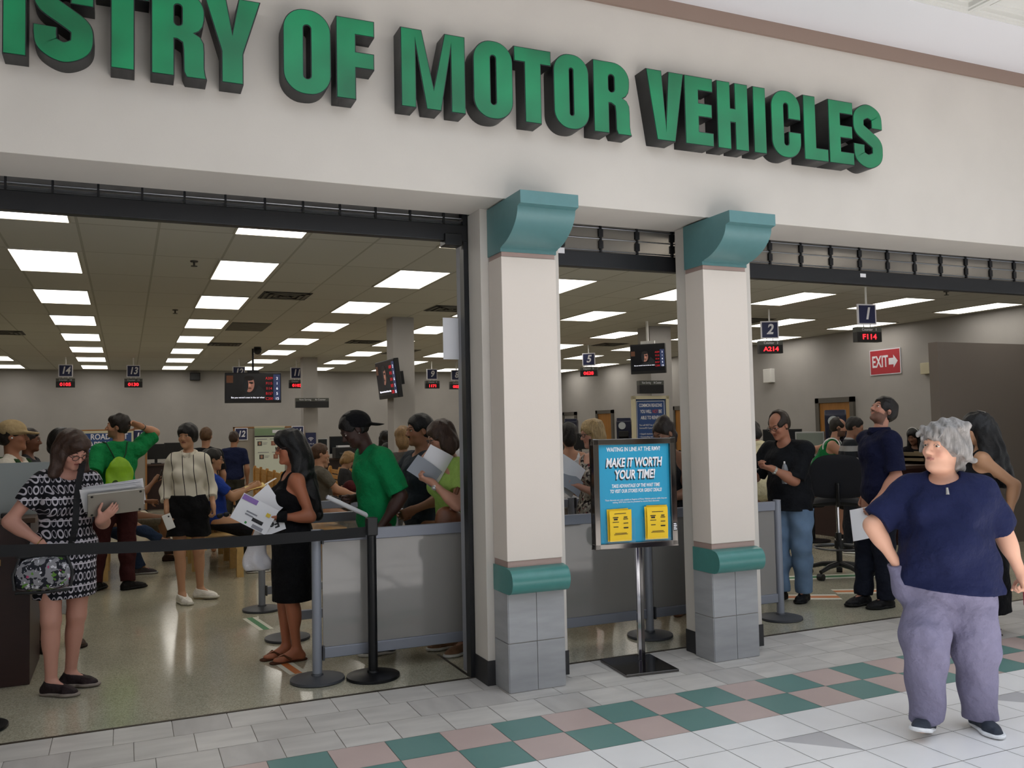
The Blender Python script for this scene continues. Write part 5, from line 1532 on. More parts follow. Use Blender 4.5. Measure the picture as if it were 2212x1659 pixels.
    def shoes(s, c, sole='d8d8d4', o=.007, name='shoe', low=True, rough=.6, hi=.022):
        for sd in (1, -1):
            q = Sdf(min(s.h, .007)); K = s.k
            heel, ball, toe, R = s.footp(q, sd, o)
            A = s.leg[sd]['an']
            up = R @ V3(0, 0, 1)
            if low: q.cut(A + R @ V3(0, 0, -.012 + hi), R @ V3(0, -.25, 1)); 
            q.cut(A + R @ (V3(0, 0, -.066) * K), -up)
            sh = sdf_obj(name, q, clothmat(c, rough), s.t)
            g = Sdf(min(s.h, .007))
            z = V3(0, 0, 0)
            fl = (up, .42)
            a = A + R @ (V3(0, .034, -.069) * K); b = A + R @ (V3(0, -.12, -.069) * K); e = A + R @ (V3(0, -.168, -.069) * K)
            g.rc(a, b, .036 * K + o, .044 * K + o, .02, flat=fl); g.rc(b, e, .044 * K + o, .03 * K + o, .02, flat=fl)
            g.cut(A + R @ (V3(0, 0, -.0815) * K), -up); g.cut(A + R @ (V3(0, 0, -.058) * K), up)
            sdf_obj('sole', g, clothmat(sole, .6), sh)
        return s
def frame(d):
    """matrix whose z column is d"""
    d = unit(d); u = unit(np.cross(d, V3(.31, .87, .39))); v = np.cross(d, u)
    return np.stack([u, v, d], 1)

# ================================================================== the people
def pattern(name, base, marks, rough=.85):
    """cloth whose colour is `base` with marks: (kind, args, colour); u runs round the body (x + y), z up"""
    def b(N, L, bs):
        tc = N.new('ShaderNodeTexCoord'); sp = N.new('ShaderNodeSeparateXYZ'); L(tc.outputs['Object'], sp.inputs[0])
        def op(o, a, c=None, d=None):
            n = N.new('ShaderNodeMath'); n.operation = o
            for i, v in enumerate((a, c, d)):
                if v is None: continue
                if isinstance(v, (int, float)): n.inputs[i].default_value = v
                else: L(v, n.inputs[i])
            return n.outputs[0]
        prev = None
        for kind, args, colr in marks:
            if kind == 'line':                   # direction vector, period, fraction, offset
                (dx, dy, dz), per, fr, off = args
                u = op('ADD', op('ADD', op('MULTIPLY', sp.outputs[0], dx), op('MULTIPLY', sp.outputs[1], dy)), op('MULTIPLY', sp.outputs[2], dz))
                m = op('LESS_THAN', op('FRACT', op('ADD', op('DIVIDE', u, per), off + 50)), fr)
            elif kind == 'ring':
                (dx, dy), px, pz, off, w_, sq = args
                u = op('ADD', op('MULTIPLY', sp.outputs[0], dx), op('MULTIPLY', sp.outputs[1], dy))
                fu = op('SUBTRACT', op('FRACT', op('ADD', op('DIVIDE', u, px), 50 + off)), .5)
                fz = op('SUBTRACT', op('FRACT', op('ADD', op('DIVIDE', sp.outputs[2], pz), 50)), .5)
                r = op('SQRT', op('ADD', op('MULTIPLY', op('MULTIPLY', fu, fu), sq), op('MULTIPLY', fz, fz)))
                m = op('LESS_THAN', op('ABSOLUTE', op('SUBTRACT', r, .33)), w_)
            else:                                # blotches: scale, threshold, seed
                sc, th, off = args
                n = N.new('ShaderNodeTexNoise'); n.inputs['Scale'].default_value = sc; n.inputs['Detail'].default_value = 2
                mp = N.new('ShaderNodeMapping'); mp.inputs['Location'].default_value = (off, off * 2, off * 3)
                L(tc.outputs['Object'], mp.inputs[0]); L(mp.outputs[0], n.inputs['Vector'])
                m = op('GREATER_THAN', n.outputs['Fac'], th)
            mx = N.new('ShaderNodeMix'); mx.data_type = 'RGBA'
            L(m, mx.inputs['Factor'])
            if prev is None: mx.inputs['A'].default_value = (*lin(base), 1)
            else: L(prev, mx.inputs['A'])
            mx.inputs['B'].default_value = (*lin(colr), 1)
            prev = mx.outputs['Result']
        L(prev, bs.inputs['Base Color']); bs.inputs['Roughness'].default_value = rough; bs.inputs['Specular IOR Level'].default_value = .2
    return ramp_mat(name, b)
def hung(name, label, cat, at=(0, 0, 0)): return thing(name, label, cat, at)
def sheet(name, label, cat, c, u, v, w_, h_, m, bend=.0, group=None, n=8, thick=.002):
    """a sheet of paper centred at c, spanned by unit vectors u (width) and v (height)"""
    c, u, v = V3(c), unit(u), unit(v); nn = unit(np.cross(u, v))
    t = thing(name, label, cat, tuple(c), group=group)
    b = MB()
    for i in range(n):
        f0, f1 = i / n - .5, (i + 1) / n - .5
        p = lambda f, g, k: u * (f * w_) + v * (g * h_) + nn * (bend * (1 - 4 * f * f) + k)
        for k, fl in ((thick / 2, 0), (-thick / 2, 1)):
            b.quad(p(f0, -.5, k), p(f1, -.5, k), p(f1, .5, k), p(f0, .5, k))
    build('page', b, m, t, smooth=True)
    return t, c, u, v, nn

# ---- 1. grey-haired woman walking past, in front
p = Person('grey-haired person in navy zip top and lilac trousers walking across the cream tiles', (3.95, 3.37), -47, 1.60, 'f', h=.0055, w=1.45, d=1.5, belly=1.2, bust=.8, skin='d9a78e', lips='bf8074', headscale=1.12, headoff=(-.012, -.012, -.028),
           head=(-88, -3, 4), lean=4,
           arms={-1: dict(hand=(3.735, 3.50, .86), pole=(-1, .45, -.2), hide=True), 1: dict(hand=(4.285, 3.20, .80), pole=(.7, .3, 0), dir=(-.0, -.12, -1), pn=(-.6, .6, 0), curl=1.0)},
           legs={-1: dict(foot=(3.79, 3.40, .02), yaw=-62, pitch=-14), 1: dict(foot=(4.10, 3.34), yaw=-20)})
p.body().face(brow='8a807a', iris='3a4038')
p.hair('shaggy', '86827f', amp=.009, freq=75, ops=lambda q, P, r, R: (q.el(P(.05, .02, .10), r(.06, .07, .04), R, .03), [q.rc(P(.085, .02 + .02 * i, -.005 - .022 * i), P(.108 - .006 * i, .05 + .03 * i, -.015 - .022 * i), .018, .005, .012) for i in range(3)], [q.rc(P(-.05 + .028 * i, -.085, .085), P(-.06 + .03 * i, -.108, .048 - .006 * (i % 2)), .016, .006, .012) for i in range(5)], q.el(P(.09, -.01, -.075), r(.05, .07, .045), R, .012, 's'), q.el(P(-.09, -.01, -.075), r(.05, .07, .045), R, .012, 's')))
p.top('181e40', o=.02, sleeve=.88, hem=-.105, hemside=.09, neck=.085, neckdrop=.03, loose=.03, amp=.007, sl_o=.034)
zp = p.nb + p.Rt @ V3(0, -.165, -.045)
build('zip_pull', MB().cyl(zp + V3(0, -.01, 0), zp + V3(-.004, -.016, -.035), .006, .009, 10), CHROME, p.t, smooth=True)
q = Sdf(.0055); K = p.k
q.el(p.P + p.Rp @ V3(0, 0, -.03), (.235, .185, .17), p.Rp, .05)
for sd in (1, -1):
    q.rc(p.hip[sd] + V3(0, 0, -.05), p.leg[sd]['kn'], .128, .108, .06); q.rc(p.leg[sd]['kn'] + V3(0, 0, .05), p.leg[sd]['an'] + V3(0, 0, -.015), .107, .088, .06, cap=True)
hp = p.arm[-1]['wr']
q.rc(hp + V3(0, 0, .005), hp + V3(.03, -.02, -.14), .052, .06, .04, cap0=True)
q.cut(p.P + V3(0, 0, .05), V3(0, 0, 1))
q.disp = p.folds(.007, 2., 27)
sdf_obj('trousers', q, clothmat('77748c'), p.t)
p.shoes('343a44', 'e6e8ea', name='slip_on_shoe')
t = hung('phone', 'dark phone in the hand of the grey-haired person', 'phone', (4.30, 3.14, .71))
build('body', MB().box(-.018, -.05, -.06, .012, .05, .07), BLACK, t, bevel=.008)
build('case_edge', MB().box(-.021, -.052, -.063, -.016, .052, .073), mat('case_red', '7a2a38', .4), t)

# ---- 2. woman in chain-pattern dress, front left
p = Person('person in black-and-white chain-print dress looking down at a laptop, front left', (-.36, 6.42), 18, 1.69, 'f', h=.006, w=1.12, d=1.1, skin='c08d7c', bust=1.1, lips='9a5650',
           head=(38, 34, -6), lean=3,
           arms={-1: dict(hand=(-.47, 6.30, .95), pole=(-1, .1, -.1), curl=.5, dir=(.35, -.25, -.7)), 1: dict(hand=(-.145, 6.16, 1.10), pole=(.3, .3, -1), dir=(.72, -.35, .60), pn=(-.1, .75, .65), curl=.18, thumb=.0)},
           legs={-1: dict(foot=(-.43, 6.36), yaw=58), 1: dict(foot=(-.33, 6.52), yaw=66)})
p.body().face(brow='2a1c14')
p.hair('longfringe', '38251c', ops=lambda q, P, r, R: (q.el(P(0, -.06, .085), r(.07, .055, .035), R, .03), q.rc(P(-.07, -.02, -.02), P(-.09, -.02, -.16), .035, .03, .03), q.rc(P(.075, 0, -.02), P(.10, .03, -.24), .035, .035, .03)))
p.glasses('2a1a18')
CHAIN = pattern('chain_print', '17171d', [('ring', ((1, .6), .066, .07, 0., .085, 2.2), 'b9b4bd'), ('ring', ((1, .6), .066, .07, .5, .05, 5.), 'a9a4ad'), ('line', ((0, 0, 1), .14, .06, .2), 'c5c0c8')])
p.top('17171d', o=.016, sleeve=.55, hem=-.02, neck=.085, neckdrop=.03, vneck=.10, name='dress_top', m=CHAIN, sl_o=.02)
p.skirt('17171d', .60, .185, .188, m=CHAIN, flat=.80, top=.15, name='dress_skirt', shift=(0, .02))
p.shoes('2a2022', '8a8078', name='canvas_shoe')
a_ = p.arm[-1]; w_ = a_['wr']; build('bracelet', MB().tube([tuple(w_ + frame(w_ - a_['el']) @ V3(.031 * math.cos(x), .031 * math.sin(x), -.03)) for x in np.linspace(0, 6.28, 20)[:-1]], .003, 6, closed=True), mat('gold', 'c0a060', .25, 1.), p.t, smooth=True)
# bag, laptop, papers
t = hung('shoulder_bag', 'floral print shoulder bag with black trim hanging from the person in chain-print dress', 'bag', (-.47, 6.26, .66))
FLORAL = pattern('bag_floral', '8b8a90', [('blot', (26, .52, 1.), '23242c'), ('blot', (30, .60, 5.), 'd6d4dc'), ('blot', (22, .64, 9.), '5f8a3a'), ('blot', (19, .67, 14.), 'b04a72')], .5)
build('pouch', pillow(.165, .105, .05, .012, p=5).__class__().add([(x, y - .0, z + .12) for x, y, z in pillow(.165, .105, .05, .012, p=5).v], pillow(.165, .105, .05, .012, p=5).f), FLORAL, t, smooth=True, ang=80)
build('trim', MB().tube([(-.15, -.035, .015), (0, -.045, .008), (.15, -.035, .015)], .009, 8).tube([(-.13, 0, .225), (0, -.004, .235), (.13, 0, .225)], .013, 8).tube([(-.155, -.02, .03), (-.165, -.02, .12), (-.13, -.01, .22)], .009, 8).tube([(.155, -.02, .03), (.165, -.02, .12), (.13, -.01, .22)], .009, 8), BLACK, t, smooth=True)
sp = [(-.14, .0, .22), (-.06, -.06, .32), (.03, -.07, .45), (.11, -.045, .60), (.165, -.005, .72), (.185, .05, .79), (.17, .14, .81), (.1, .22, .72), (.0, .26, .5), (-.08, .22, .3), (-.13, .05, .22)]
sp = [(.13, -.01, .22), (.17, -.09, .34), (.185, -.10, .46), (.19, -.085, .58), (.20, -.055, .68), (.215, .03, .785), (.215, .13, .80), (.19, .22, .72), (.10, .27, .55), (-.02, .26, .38), (-.12, .1, .24), (-.14, 0, .22)]
sm = smooth_path(sp, 5); b = MB()
for i in range(len(sm) - 1):
    a0, a1 = V3(*sm[i]), V3(*sm[i + 1]); d_ = unit(a1 - a0); sd_ = unit(np.cross(d_, V3(.0, -1, .35))) * .019
    b.quad(a0 - sd_, a0 + sd_, a1 + sd_, a1 - sd_)
build('strap', b, mat('strap_black', '0c0c10', .8), t)
uL, vL = V3(1, .10, .075), V3(-.10, -.70, .68)
lp = hung('laptop', 'silver laptop held flat on one hand by the person in chain-print dress', 'laptop', (-.055, 6.145, 1.205))
Rl = Matrix([list(unit(uL)), list(unit(np.cross(unit(np.cross(uL, vL)), uL))), list(unit(np.cross(uL, vL)))]).transposed()
build('base', MB().box(-.165, -.105, -.008, .165, .105, .006, R=Rl), mat('laptop_silver', 'a9a49c', .35, .4), lp, bevel=.005)
for fx, fy in ((-.14, -.085), (.14, -.085), (-.14, .085), (.14, .085)): build('rubber_foot', MB().cyl(Rl @ Vector((fx, fy, .006)), Rl @ Vector((fx, fy, .009)), .008, n=12), BLACK, lp)
for i in range(4):
    dx = (-.02, .012, -.008, .02)[i]
    sheet('paper', 'white sheet lying behind the silver laptop, %s' % ('lowest of the bundle', 'second of the bundle', 'third of the bundle', 'outermost of the bundle')[i], 'paper', (-.055 + dx - .015, 6.165 + .010 * i, 1.232 + .009 * i), unit(uL) + V3(0, 0, .02 * (i - 1)), vL, .325, .215, PAPER, .003, 'sheets behind the laptop')

# ---- 3. person in white behind her
p = Person('person in white trousers standing just behind the chain-print dress', (-.47, 7.76), 20, 1.68, 'f', h=.008, skin='7a5a48', head=(30, 12, 0), w=1.05)
p.body().face(); p.hair('curly', '120e0d'); p.top('dcd8d0', o=.016, sleeve=.7, hem=-.1); p.trousers('dedcd8', o=.03, g=1.15, upto=1.55); p.shoes('3a2a20', '2a201a', name='sandal')
# ---- 4. man in tan cap, and the one beside him
p = Person('person in tan baseball cap and white shirt with green backpack straps at the left edge', (-.84, 8.35), 75, 1.76, 'm', h=.008, skin='a06e54', head=(88, -2, 0))
p.body().face(); p.hair('short', '1c1512')
TAN = clothmat('b09a74')
def cap(s, c, name='cap', back=False, tilt=0.):
    q = Sdf(.007); S_ = s.hs; C, R = s.C, s.Rh @ rotx(tilt) 
    P = lambda *z: C + R @ (V3(*z) * S_); r = lambda *a: np.array(a) * S_
    q.el(P(0, .016, .05), r(.094, .114, .092), R, .02)
    q.el(P(0, .016, -.06), r(.16, .18, .082), R, .008, 's')
    sg = 1 if back else -1
    q.rc(P(-.035, .016 + sg * .095, .038), P(-.03, .016 + sg * .17, .028), .045 * S_, .04 * S_, .02, flat=(R @ V3(0, 0, 1), .26))
    q.rc(P(.035, .016 + sg * .095, .038), P(.03, .016 + sg * .17, .028), .045 * S_, .04 * S_, .02, flat=(R @ V3(0, 0, 1), .16))
    return sdf_obj(name, q, clothmat(c), s.t)
cap(p, 'b09a74', tilt=.06)
p.top('d8d2c6', o=.018, sleeve=.7, hem=-.1); p.trousers('39404c')
b = MB()
for sd in (1, -1):
    b.tube([tuple(p.T(sd * .10, .12, .40)), tuple(p.T(sd * .105, .06, .52)), tuple(p.T(sd * .11, -.06, .50)), tuple(p.T(sd * .115, -.15, .38)), tuple(p.T(sd * .12, -.13, .22)), tuple(p.T(sd * .13, .0, .12))], .02, 8)
build('backpack_strap', b, clothmat('2f4a2c'), p.t, smooth=True)
build('earbud', MB().ball(tuple(p.C + p.Rh @ V3(.082, .0, -.012)), .008, 8).ball(tuple(p.C + p.Rh @ V3(-.082, .0, -.012)), .008, 8), WHITE, p.t, smooth=True)
p = Person('dark-haired person in profile behind the tan cap wearer', (-.92, 10.5), 80, 1.72, 'm', h=.01, skin='6e4634', head=(85, 4, 0))
p.body().face(); p.hair('crop', '1c1210'); p.top('2b2b30', sleeve=.7); p.trousers('2a2c34')
# ---- 5. man in green t-shirt with drawstring bag
p = Person('tall person in green t-shirt scratching the back of their head, lime drawstring bag on back', (-.08, 10.35), 196, 1.86, 'm', h=.007, skin='bd8a6c', head=(262, -2, 4), w=1.03, beard='8a6a54',
           arms={-1: dict(hand=(.145, 10.33, 1.73), pole=(.75, 1.0, -.15), dir=(-.8, -.1, .32), pn=(-.3, -.6, -.5), curl=.55), 1: dict(hand=(-.33, 10.25, .98))},
           legs={1: dict(foot=(-.30, 10.36), yaw=150), -1: dict(foot=(.02, 10.30), yaw=115)})
p.body().face(); p.hair('short', '1f1714', amp=.005); p.top('148046', o=.02, sleeve=.85, hem=-.10, sl_o=.032, amp=.005); p.trousers('3c1a1c', o=.022, g=1.05); p.shoes('1c1a1a', '141414', name='leather_shoe'); p.watch(-1, '4a4a40', .034)
bk = lambda x, y, z: p.T(x, y, z)
LIME = mat('lime_nylon', '86b81c', .45, 0, .4, noise=.08, nscale=14, bump=.25, bscale=22)
t = hung('drawstring_bag', 'lime green drawstring bag on the back of the person in green t-shirt', 'bag', (p.t.location.x, p.t.location.y, 0))
q = Sdf(.007); B0 = p.T(0.03, .17, .0)
q.rc(p.T(.03, .165, .36), p.T(.03, .17, .28), .02, .10, .05, flat=(p.Rt @ V3(0, 1, 0), .36)); q.rc(p.T(.03, .17, .26), p.T(.03, .19, .0), .11, .165, .05, flat=(p.Rt @ V3(0, 1, 0), .36)); q.el(p.T(.03, .19, .02), (.175, .07, .14), p.Rt, .05)
q.cut(p.T(0, 0, -.11), V3(0, 0, -1)); q.disp = p.folds(.005, 1., 30)
sdf_obj('sack', q, LIME, t)
b = MB()
for sd in (1, -1): b.tube([tuple(p.T(.03 + sd * .02, .165, .33)), tuple(p.T(.03 + sd * .06, .16, .42)), tuple(p.T(.03 + sd * .10, .085, .535)), tuple(p.T(.03 + sd * .115, .0, .545))], .006, 6)
build('cord', b, mat('cord_dark', '10301c', .8), t, smooth=True)
text('bag_print', '\u25cf med', .075, mat('bag_print_green', '2a4a12', .6), t, tuple(p.T(.03, .262, .14)), rz=(196 - 180) * D2R, bold=.02, shear=.2)
# ---- 6. woman in striped blouse
p = Person('short-haired person in white striped blouse and black shorts holding a white phone', (.56, 9.24), -12, 1.73, 'f', h=.006, w=.94, skin='b98b6c', head=(-30, 2, 0), lips='8a5044', bust=.75,
           arms={-1: dict(hand=(.36, 9.15, .90), pole=(-.12, 1, 0), curl=.7, dir=(.08, -.1, -1)), 1: dict(hand=(.785, 9.12, .92), pole=(.15, 1, 0), curl=.8, dir=(.12, -.15, -1))},
           legs={-1: dict(foot=(.50, 9.20), yaw=20), 1: dict(foot=(.68, 9.36), yaw=55)})
p.body().face(brow='1a1412'); p.hair('bowl', '0f0c0c', amp=.003)
BL = pattern('blouse_stripe', 'd9d3c4', [('line', ((1, -.2, .10), .105, .07, .12), '2a2228')])
p.top('d9d3c4', o=.022, sleeve=1.55, hem=.045, neck=.07, neckdrop=.0, vneck=.10, m=BL, amp=.006, sl_o=.028, name='blouse')
q = Sdf(.006); q.rc(p.nb + p.Rt @ V3(.05, .03, .0), p.nb + p.Rt @ V3(-.05, .03, .0), .042, .042, .02); q.rc(p.nb + p.Rt @ V3(0, .03, .03), p.nb + p.Rt @ V3(0, -.035, -.005), .056, .066, .02); q.rc(p.nb + p.Rt @ V3(0, -.09, .06), p.nb + p.Rt @ V3(0, -.10, -.06), .05, .012, .008, 's'); q.cut(p.nb + V3(0, 0, .028), p.Rt @ V3(0, -.35, 1))
sdf_obj('collar', q, clothmat('d9d3c4'), p.t)
p.trousers('111114', o=.03, upto=.62, g=1.08, name='shorts', waist=.10); p.shoes('f0ece4', 'c8c4b8', name='sneaker', o=.010)
t = hung('phone', 'white phone in the hand of the person in striped blouse', 'phone', (.375, 9.08, .80)); build('body', MB().box(-.04, -.005, -.075, .04, .005, .075, R=Matrix.Rotation(-.35, 3, 'Y')), WHITE, t, bevel=.006); build('camera_lens', MB().cyl((.0, -.006, .05), (.0, -.004, .05), .008), BLACK, t)
t = hung('sunglasses', 'dark folded sunglasses held by the person in striped blouse', 'sunglasses', (.86, 9.06, .83)); build('lens', MB().ball((-.02, 0, 0), (.03, .008, .025), 10).ball((.04, 0, .01), (.03, .008, .025), 10), BLACK, t, smooth=True); build('frame', MB().tube([(-.05, 0, .012), (.01, .0, .02), (.07, 0, .022)], .004, 6), BLACK, t)
# ---- 7. people seated on the left benches
def seated(label, x, y, yaw, H, sex, skin, hairstyle, hairc, shirt, trou, head, arms=None, legs=None, h=.009, sit=.475, sleeve=.7, lean=-4, glasses=False, shoe='1a1a1c', sole='c0c0bc', short=False, **k):
    p = Person(label, (x, y), yaw, H, sex, h=h, skin=skin, sit=sit, lean=lean, head=head, arms=arms, legs=legs, **k)
    p.body().face(); p.hair(hairstyle, hairc); p.top(shirt, o=.016, sleeve=sleeve, hem=-.07)
    p.trousers(trou, o=.018, upto=1.0 if short else 2.)
    p.shoes(shoe, sole)
    if glasses: p.glasses()
    return p
p = seated('seated person in royal blue shirt and glasses holding a yellow folder', .97, 10.85, 88, 1.72, 'm', 'b08464', 'crop', '14100e', '1f3a8c', '15161a', (88, 8, 0),
           {-1: dict(hand=(1.36, 10.72, 1.0), pole=(0, -.3, -1), curl=.5), 1: dict(hand=(1.36, 10.98, .99), pole=(0, .3, -1), curl=.5)}, {-1: dict(foot=(1.36, 10.74), yaw=85), 1: dict(foot=(1.40, 10.98), yaw=95)}, short=True, glasses=True)
sheet('folder', 'yellow folder on the knees of the person in royal blue', 'folder', (1.40, 10.80, 1.00), (1, 0, .2), (0, 1, .1), .22, .3, mat('folder_yellow', 'dcc078', .7))
sheet('paper', 'pale leaflet held up by the person in royal blue', 'paper', (1.55, 10.78, 1.04), (1, 0, .55), (0, 1, 0), .2, .14, PAPER)
p = seated('seated person in blue jeans and grey-pink sneakers crossing legs behind the maroon trousers', -.35, 11.3, 85, 1.68, 'f', 'a87c62', 'long', '1c1512', '2c3a4c', '2c3c58', (80, 10, 0),
           {-1: dict(hand=(.10, 11.15, .80), curl=.6)}, {-1: dict(foot=(.36, 11.2, .33), yaw=85, pitch=-10), 1: dict(foot=(.16, 11.35), yaw=85)}, shoe='4a4448', sole='a8a8a8')
for sd in (1, -1):
    lp_ = p.leg[sd]; build('pink_laces', MB().tube([tuple(lp_['an'] + lp_['Rf'] @ V3(-.025, -.06, -.012)), tuple(lp_['an'] + lp_['Rf'] @ V3(.025, -.075, -.014)), tuple(lp_['an'] + lp_['Rf'] @ V3(-.025, -.09, -.018))], .006, 6), mat('pink', 'd05a72', .6), p.t)
p = seated('seated person in shorts looking at a phone, behind the green t-shirt', .02, 12.2, 88, 1.66, 'f', '8a6248', 'bun', '15100e', 'c8c2b6', '7a7468', (80, 22, 0),
           {-1: dict(hand=(.34, 12.1, 1.06), pole=(0, -.4, -1), curl=.8), 1: dict(hand=(.3, 12.3, .78), curl=.5)}, {-1: dict(foot=(.52, 12.1, .12), yaw=85), 1: dict(foot=(.5, 12.35), yaw=88)}, short=True, shoe='3a2a22', sole='2a1a14')
t = hung('phone', 'dark phone held up by the seated person in shorts', 'phone', (.40, 12.07, 1.12)); build('body', MB().box(-.006, -.035, -.07, .006, .035, .07, R=Matrix.Rotation(.3, 3, 'Y')), BLACK, t, bevel=.004)
seated('seated person in pale trousers at the far end of the left bench', .05, 13.3, 85, 1.64, 'f', '9a7058', 'long', '1a1411', 'b8b4ac', 'cfc8b4', (85, 10, 0), legs={-1: dict(foot=(.62, 13.15), yaw=85), 1: dict(foot=(.6, 13.4), yaw=85)}, h=.011)
# ---- far standing and seated people in the middle
p = Person('person with black and red backpack seen from behind', (1.02, 13.0), 185, 1.72, 'm', h=.009, skin='b5876c', head=(170, 8, 0))
p.body(); p.hair('crop', '5a4028'); p.top('15171c', sleeve=.8); p.trousers('22242c')
t = hung('backpack', 'black backpack with red panel on a person near partition 12', 'backpack', (1.02, 13.0, 0))
q = Sdf(.008); q.rc(p.T(0, .18, .40), p.T(0, .20, .10), .11, .13, .04, flat=(p.Rt @ V3(0, 1, 0), .7)); q.rc(p.T(0, .25, .2), p.T(0, .26, .08), .09, .1, .03, flat=(p.Rt @ V3(0, 1, 0), .5)); sdf_obj('sack', q, clothmat('22262a'), t)
q = Sdf(.008); q.rc(p.T(0, .27, .36), p.T(0, .295, .14), .06, .075, .03, flat=(p.Rt @ V3(0, 1, 0), .4)); sdf_obj('red_panel', q, clothmat('9a2030'), t)
p = Person('person in navy shirt half hidden by the partition with sign 12', (1.72, 16.0), 170, 1.66, 'm', h=.011, skin='a87c62', head=(150, 5, 0)); p.body(); p.hair('crop', '3a2a20'); p.top('1c2444', sleeve=.8); p.trousers('3a3a34')
seated('small dark-haired seated person below the backpack wearer', 1.0, 12.35, 80, 1.55, 'f', '8a6250', 'bob', '120e0e', '2a2426', '202024', (30, 15, 0), h=.011, sit=.51)
seated('seated dark-haired person in olive behind the royal blue shirt', .98, 11.6, 88, 1.70, 'm', '7a5a44', 'crop', '181310', '3a3428', '22221e', (100, 12, 0), h=.011)
p = seated('dark-haired person in white bowed over, first behind the closed oak bench', 2.62, 15.1, 85, 1.62, 'f', 'a47a60', 'long', '100d0d', 'd8d0cc', '30343c', (75, 38, 0), h=.01, lean=22)
p = seated('dark-haired person in pale pink bowed over, second behind the closed oak bench', 2.62, 14.45, 85, 1.60, 'f', 'a47a60', 'bob', '0f0c0c', 'd8a0a8', '30343c', (75, 40, 0), h=.01, lean=20)
p = seated('brown-haired person in grey shirt seated in profile beside the long black hair', 2.34, 11.45, 82, 1.75, 'm', 'b88a70', 'short', '4a3222', '5a554c', '2c3038', (86, 5, 0), {-1: dict(hand=(2.72, 11.25, .80), curl=.5), 1: dict(hand=(2.7, 11.6, .8), curl=.5)}, h=.008)
t = hung('backpack', 'dark maroon and black bag on the lap of the person in grey shirt', 'bag', (2.72, 11.5, .5)); q = Sdf(.01); q.el((0, 0, .22), (.17, .2, .16), None, .03); q.el((-.02, .05, .36), (.10, .13, .12), None, .04); sdf_obj('sack', q, clothmat('1c1214'), t)
q = Sdf(.01); q.el((-.03, -.05, .40), (.10, .10, .09), None, .03); sdf_obj('flap', q, clothmat('4a1c1e'), t)
seated('blond child seated behind the brown-haired person in grey', 2.75, 13.4, 60, 1.45, 'm', 'c09a80', 'short', '8a6a40', '6a6a60', '3a4048', (60, 10, 0), h=.011)
seated('fair-haired child in glasses looking down behind the slotted bench', 3.0, 13.0, 78, 1.50, 'm', 'b89078', 'shaggy', '8a6c44', '2a2a2c', '30343c', (70, 30, 0), h=.009, glasses=True)
seated('dark-haired person in slate shirt bowed over behind the cap brim', 3.66, 13.9, 80, 1.66, 'm', '9a7258', 'short', '14100f', '3c4656', '22262e', (70, 35, 0), h=.01, lean=14, sit=.51)
p = Person('person with long black hair and white straps far behind the cap', (4.14, 15.0), 178, 1.62, 'f', h=.011, skin='a47c64', head=(175, 5, 0)); p.body(); p.hair('long', '0f0c0d'); p.top('c8c4bc', sleeve=0, straps=True); p.trousers('26282e')
# ---- 12. woman in black dress
p = Person('person with long black hair in sleeveless black dress holding a form', (1.10, 6.53), -86, 1.62, 'f', h=.006, skin='a8684c', head=(-88, 4, 0), bust=1.15, w=.98, d=1.02,
           arms={1: dict(hand=(.965, 6.38, 1.035), pole=(.8, -.1, -.6), dir=(-1, .05, .02), pn=(.1, .1, 1), curl=.6), -1: dict(hand=(.93, 6.60, 1.05), pole=(.6, .4, -.8), dir=(-1, -.1, 0), curl=.6)},
           legs={1: dict(foot=(1.12, 6.47), yaw=-84), -1: dict(foot=(1.07, 6.61), yaw=-80)})
p.body().face(brow='120e0e', iris='2a1a12'); p.glasses('3a2022')
p.hair('long', '0b0a0c', amp=.005, ops=lambda q, P, r, R: (q.el(P(0, -.01, .075), r(.095, .105, .075), R, .03), q.rc(P(.03, .07, -.05), P(.03, .155, -.52), .075, .045, .05), q.rc(P(-.03, .07, -.05), P(-.03, .15, -.50), .07, .04, .05), q.rc(P(.075, .02, .02), P(.085, .06, -.2), .04, .035, .04)))
p.top('0c0c0f', o=.009, sleeve=0, hem=-.05, neck=.095, neckdrop=.05, straps=True, name='dress_top'); p.skirt('0c0c0f', .42, .155, .152, flat=.92, top=.14, name='dress_skirt')
b = MB(); a_ = p.arm[1]; d_ = unit(a_['wr'] - a_['el']); b.cyl(a_['wr'] - d_ * .075, a_['wr'] - d_ * .005, .040, .038, 20); build('wristband', b, clothmat('121214'), p.t, smooth=True, ang=50)
for sd in (1, -1):
    a = p.leg[sd]; A = a['an']; R = a['Rf']; q = Sdf(.006)
    q.rc(A + R @ V3(0, .04, -.070), A + R @ V3(0, -.155, -.070), .038, .044, .02, flat=(V3(0, 0, 1), .25)); sole = sdf_obj('flip_flop', q, clothmat('4a2c1c'), p.t)
    build('strap', MB().tube([tuple(A + R @ V3(-.04, -.05, -.055)), tuple(A + R @ V3(-.02, -.10, -.022)), tuple(A + R @ V3(0, -.145, -.045)), tuple(A + R @ V3(.02, -.10, -.022)), tuple(A + R @ V3(.04, -.05, -.055))], .009, 8), clothmat('5a3824'), sole, smooth=True)
t, c, u, v, nn = sheet('form', 'white form with lilac band held by the person in black dress', 'paper', (.82, 6.36, 1.065), (.86, -.05, -.50), (.5, 0, .86), .27, .19, PAPER, .012)
c0 = lambda x, y, k=.014: tuple(u * x + v * y + nn * (-k if nn[1] > 0 else k))
def flat_on(nm, x0, x1, y0, y1, m, par, fn=c0): build(nm, MB().quad(fn(x0, y0), fn(x1, y0), fn(x1, y1), fn(x0, y1)), m, par)
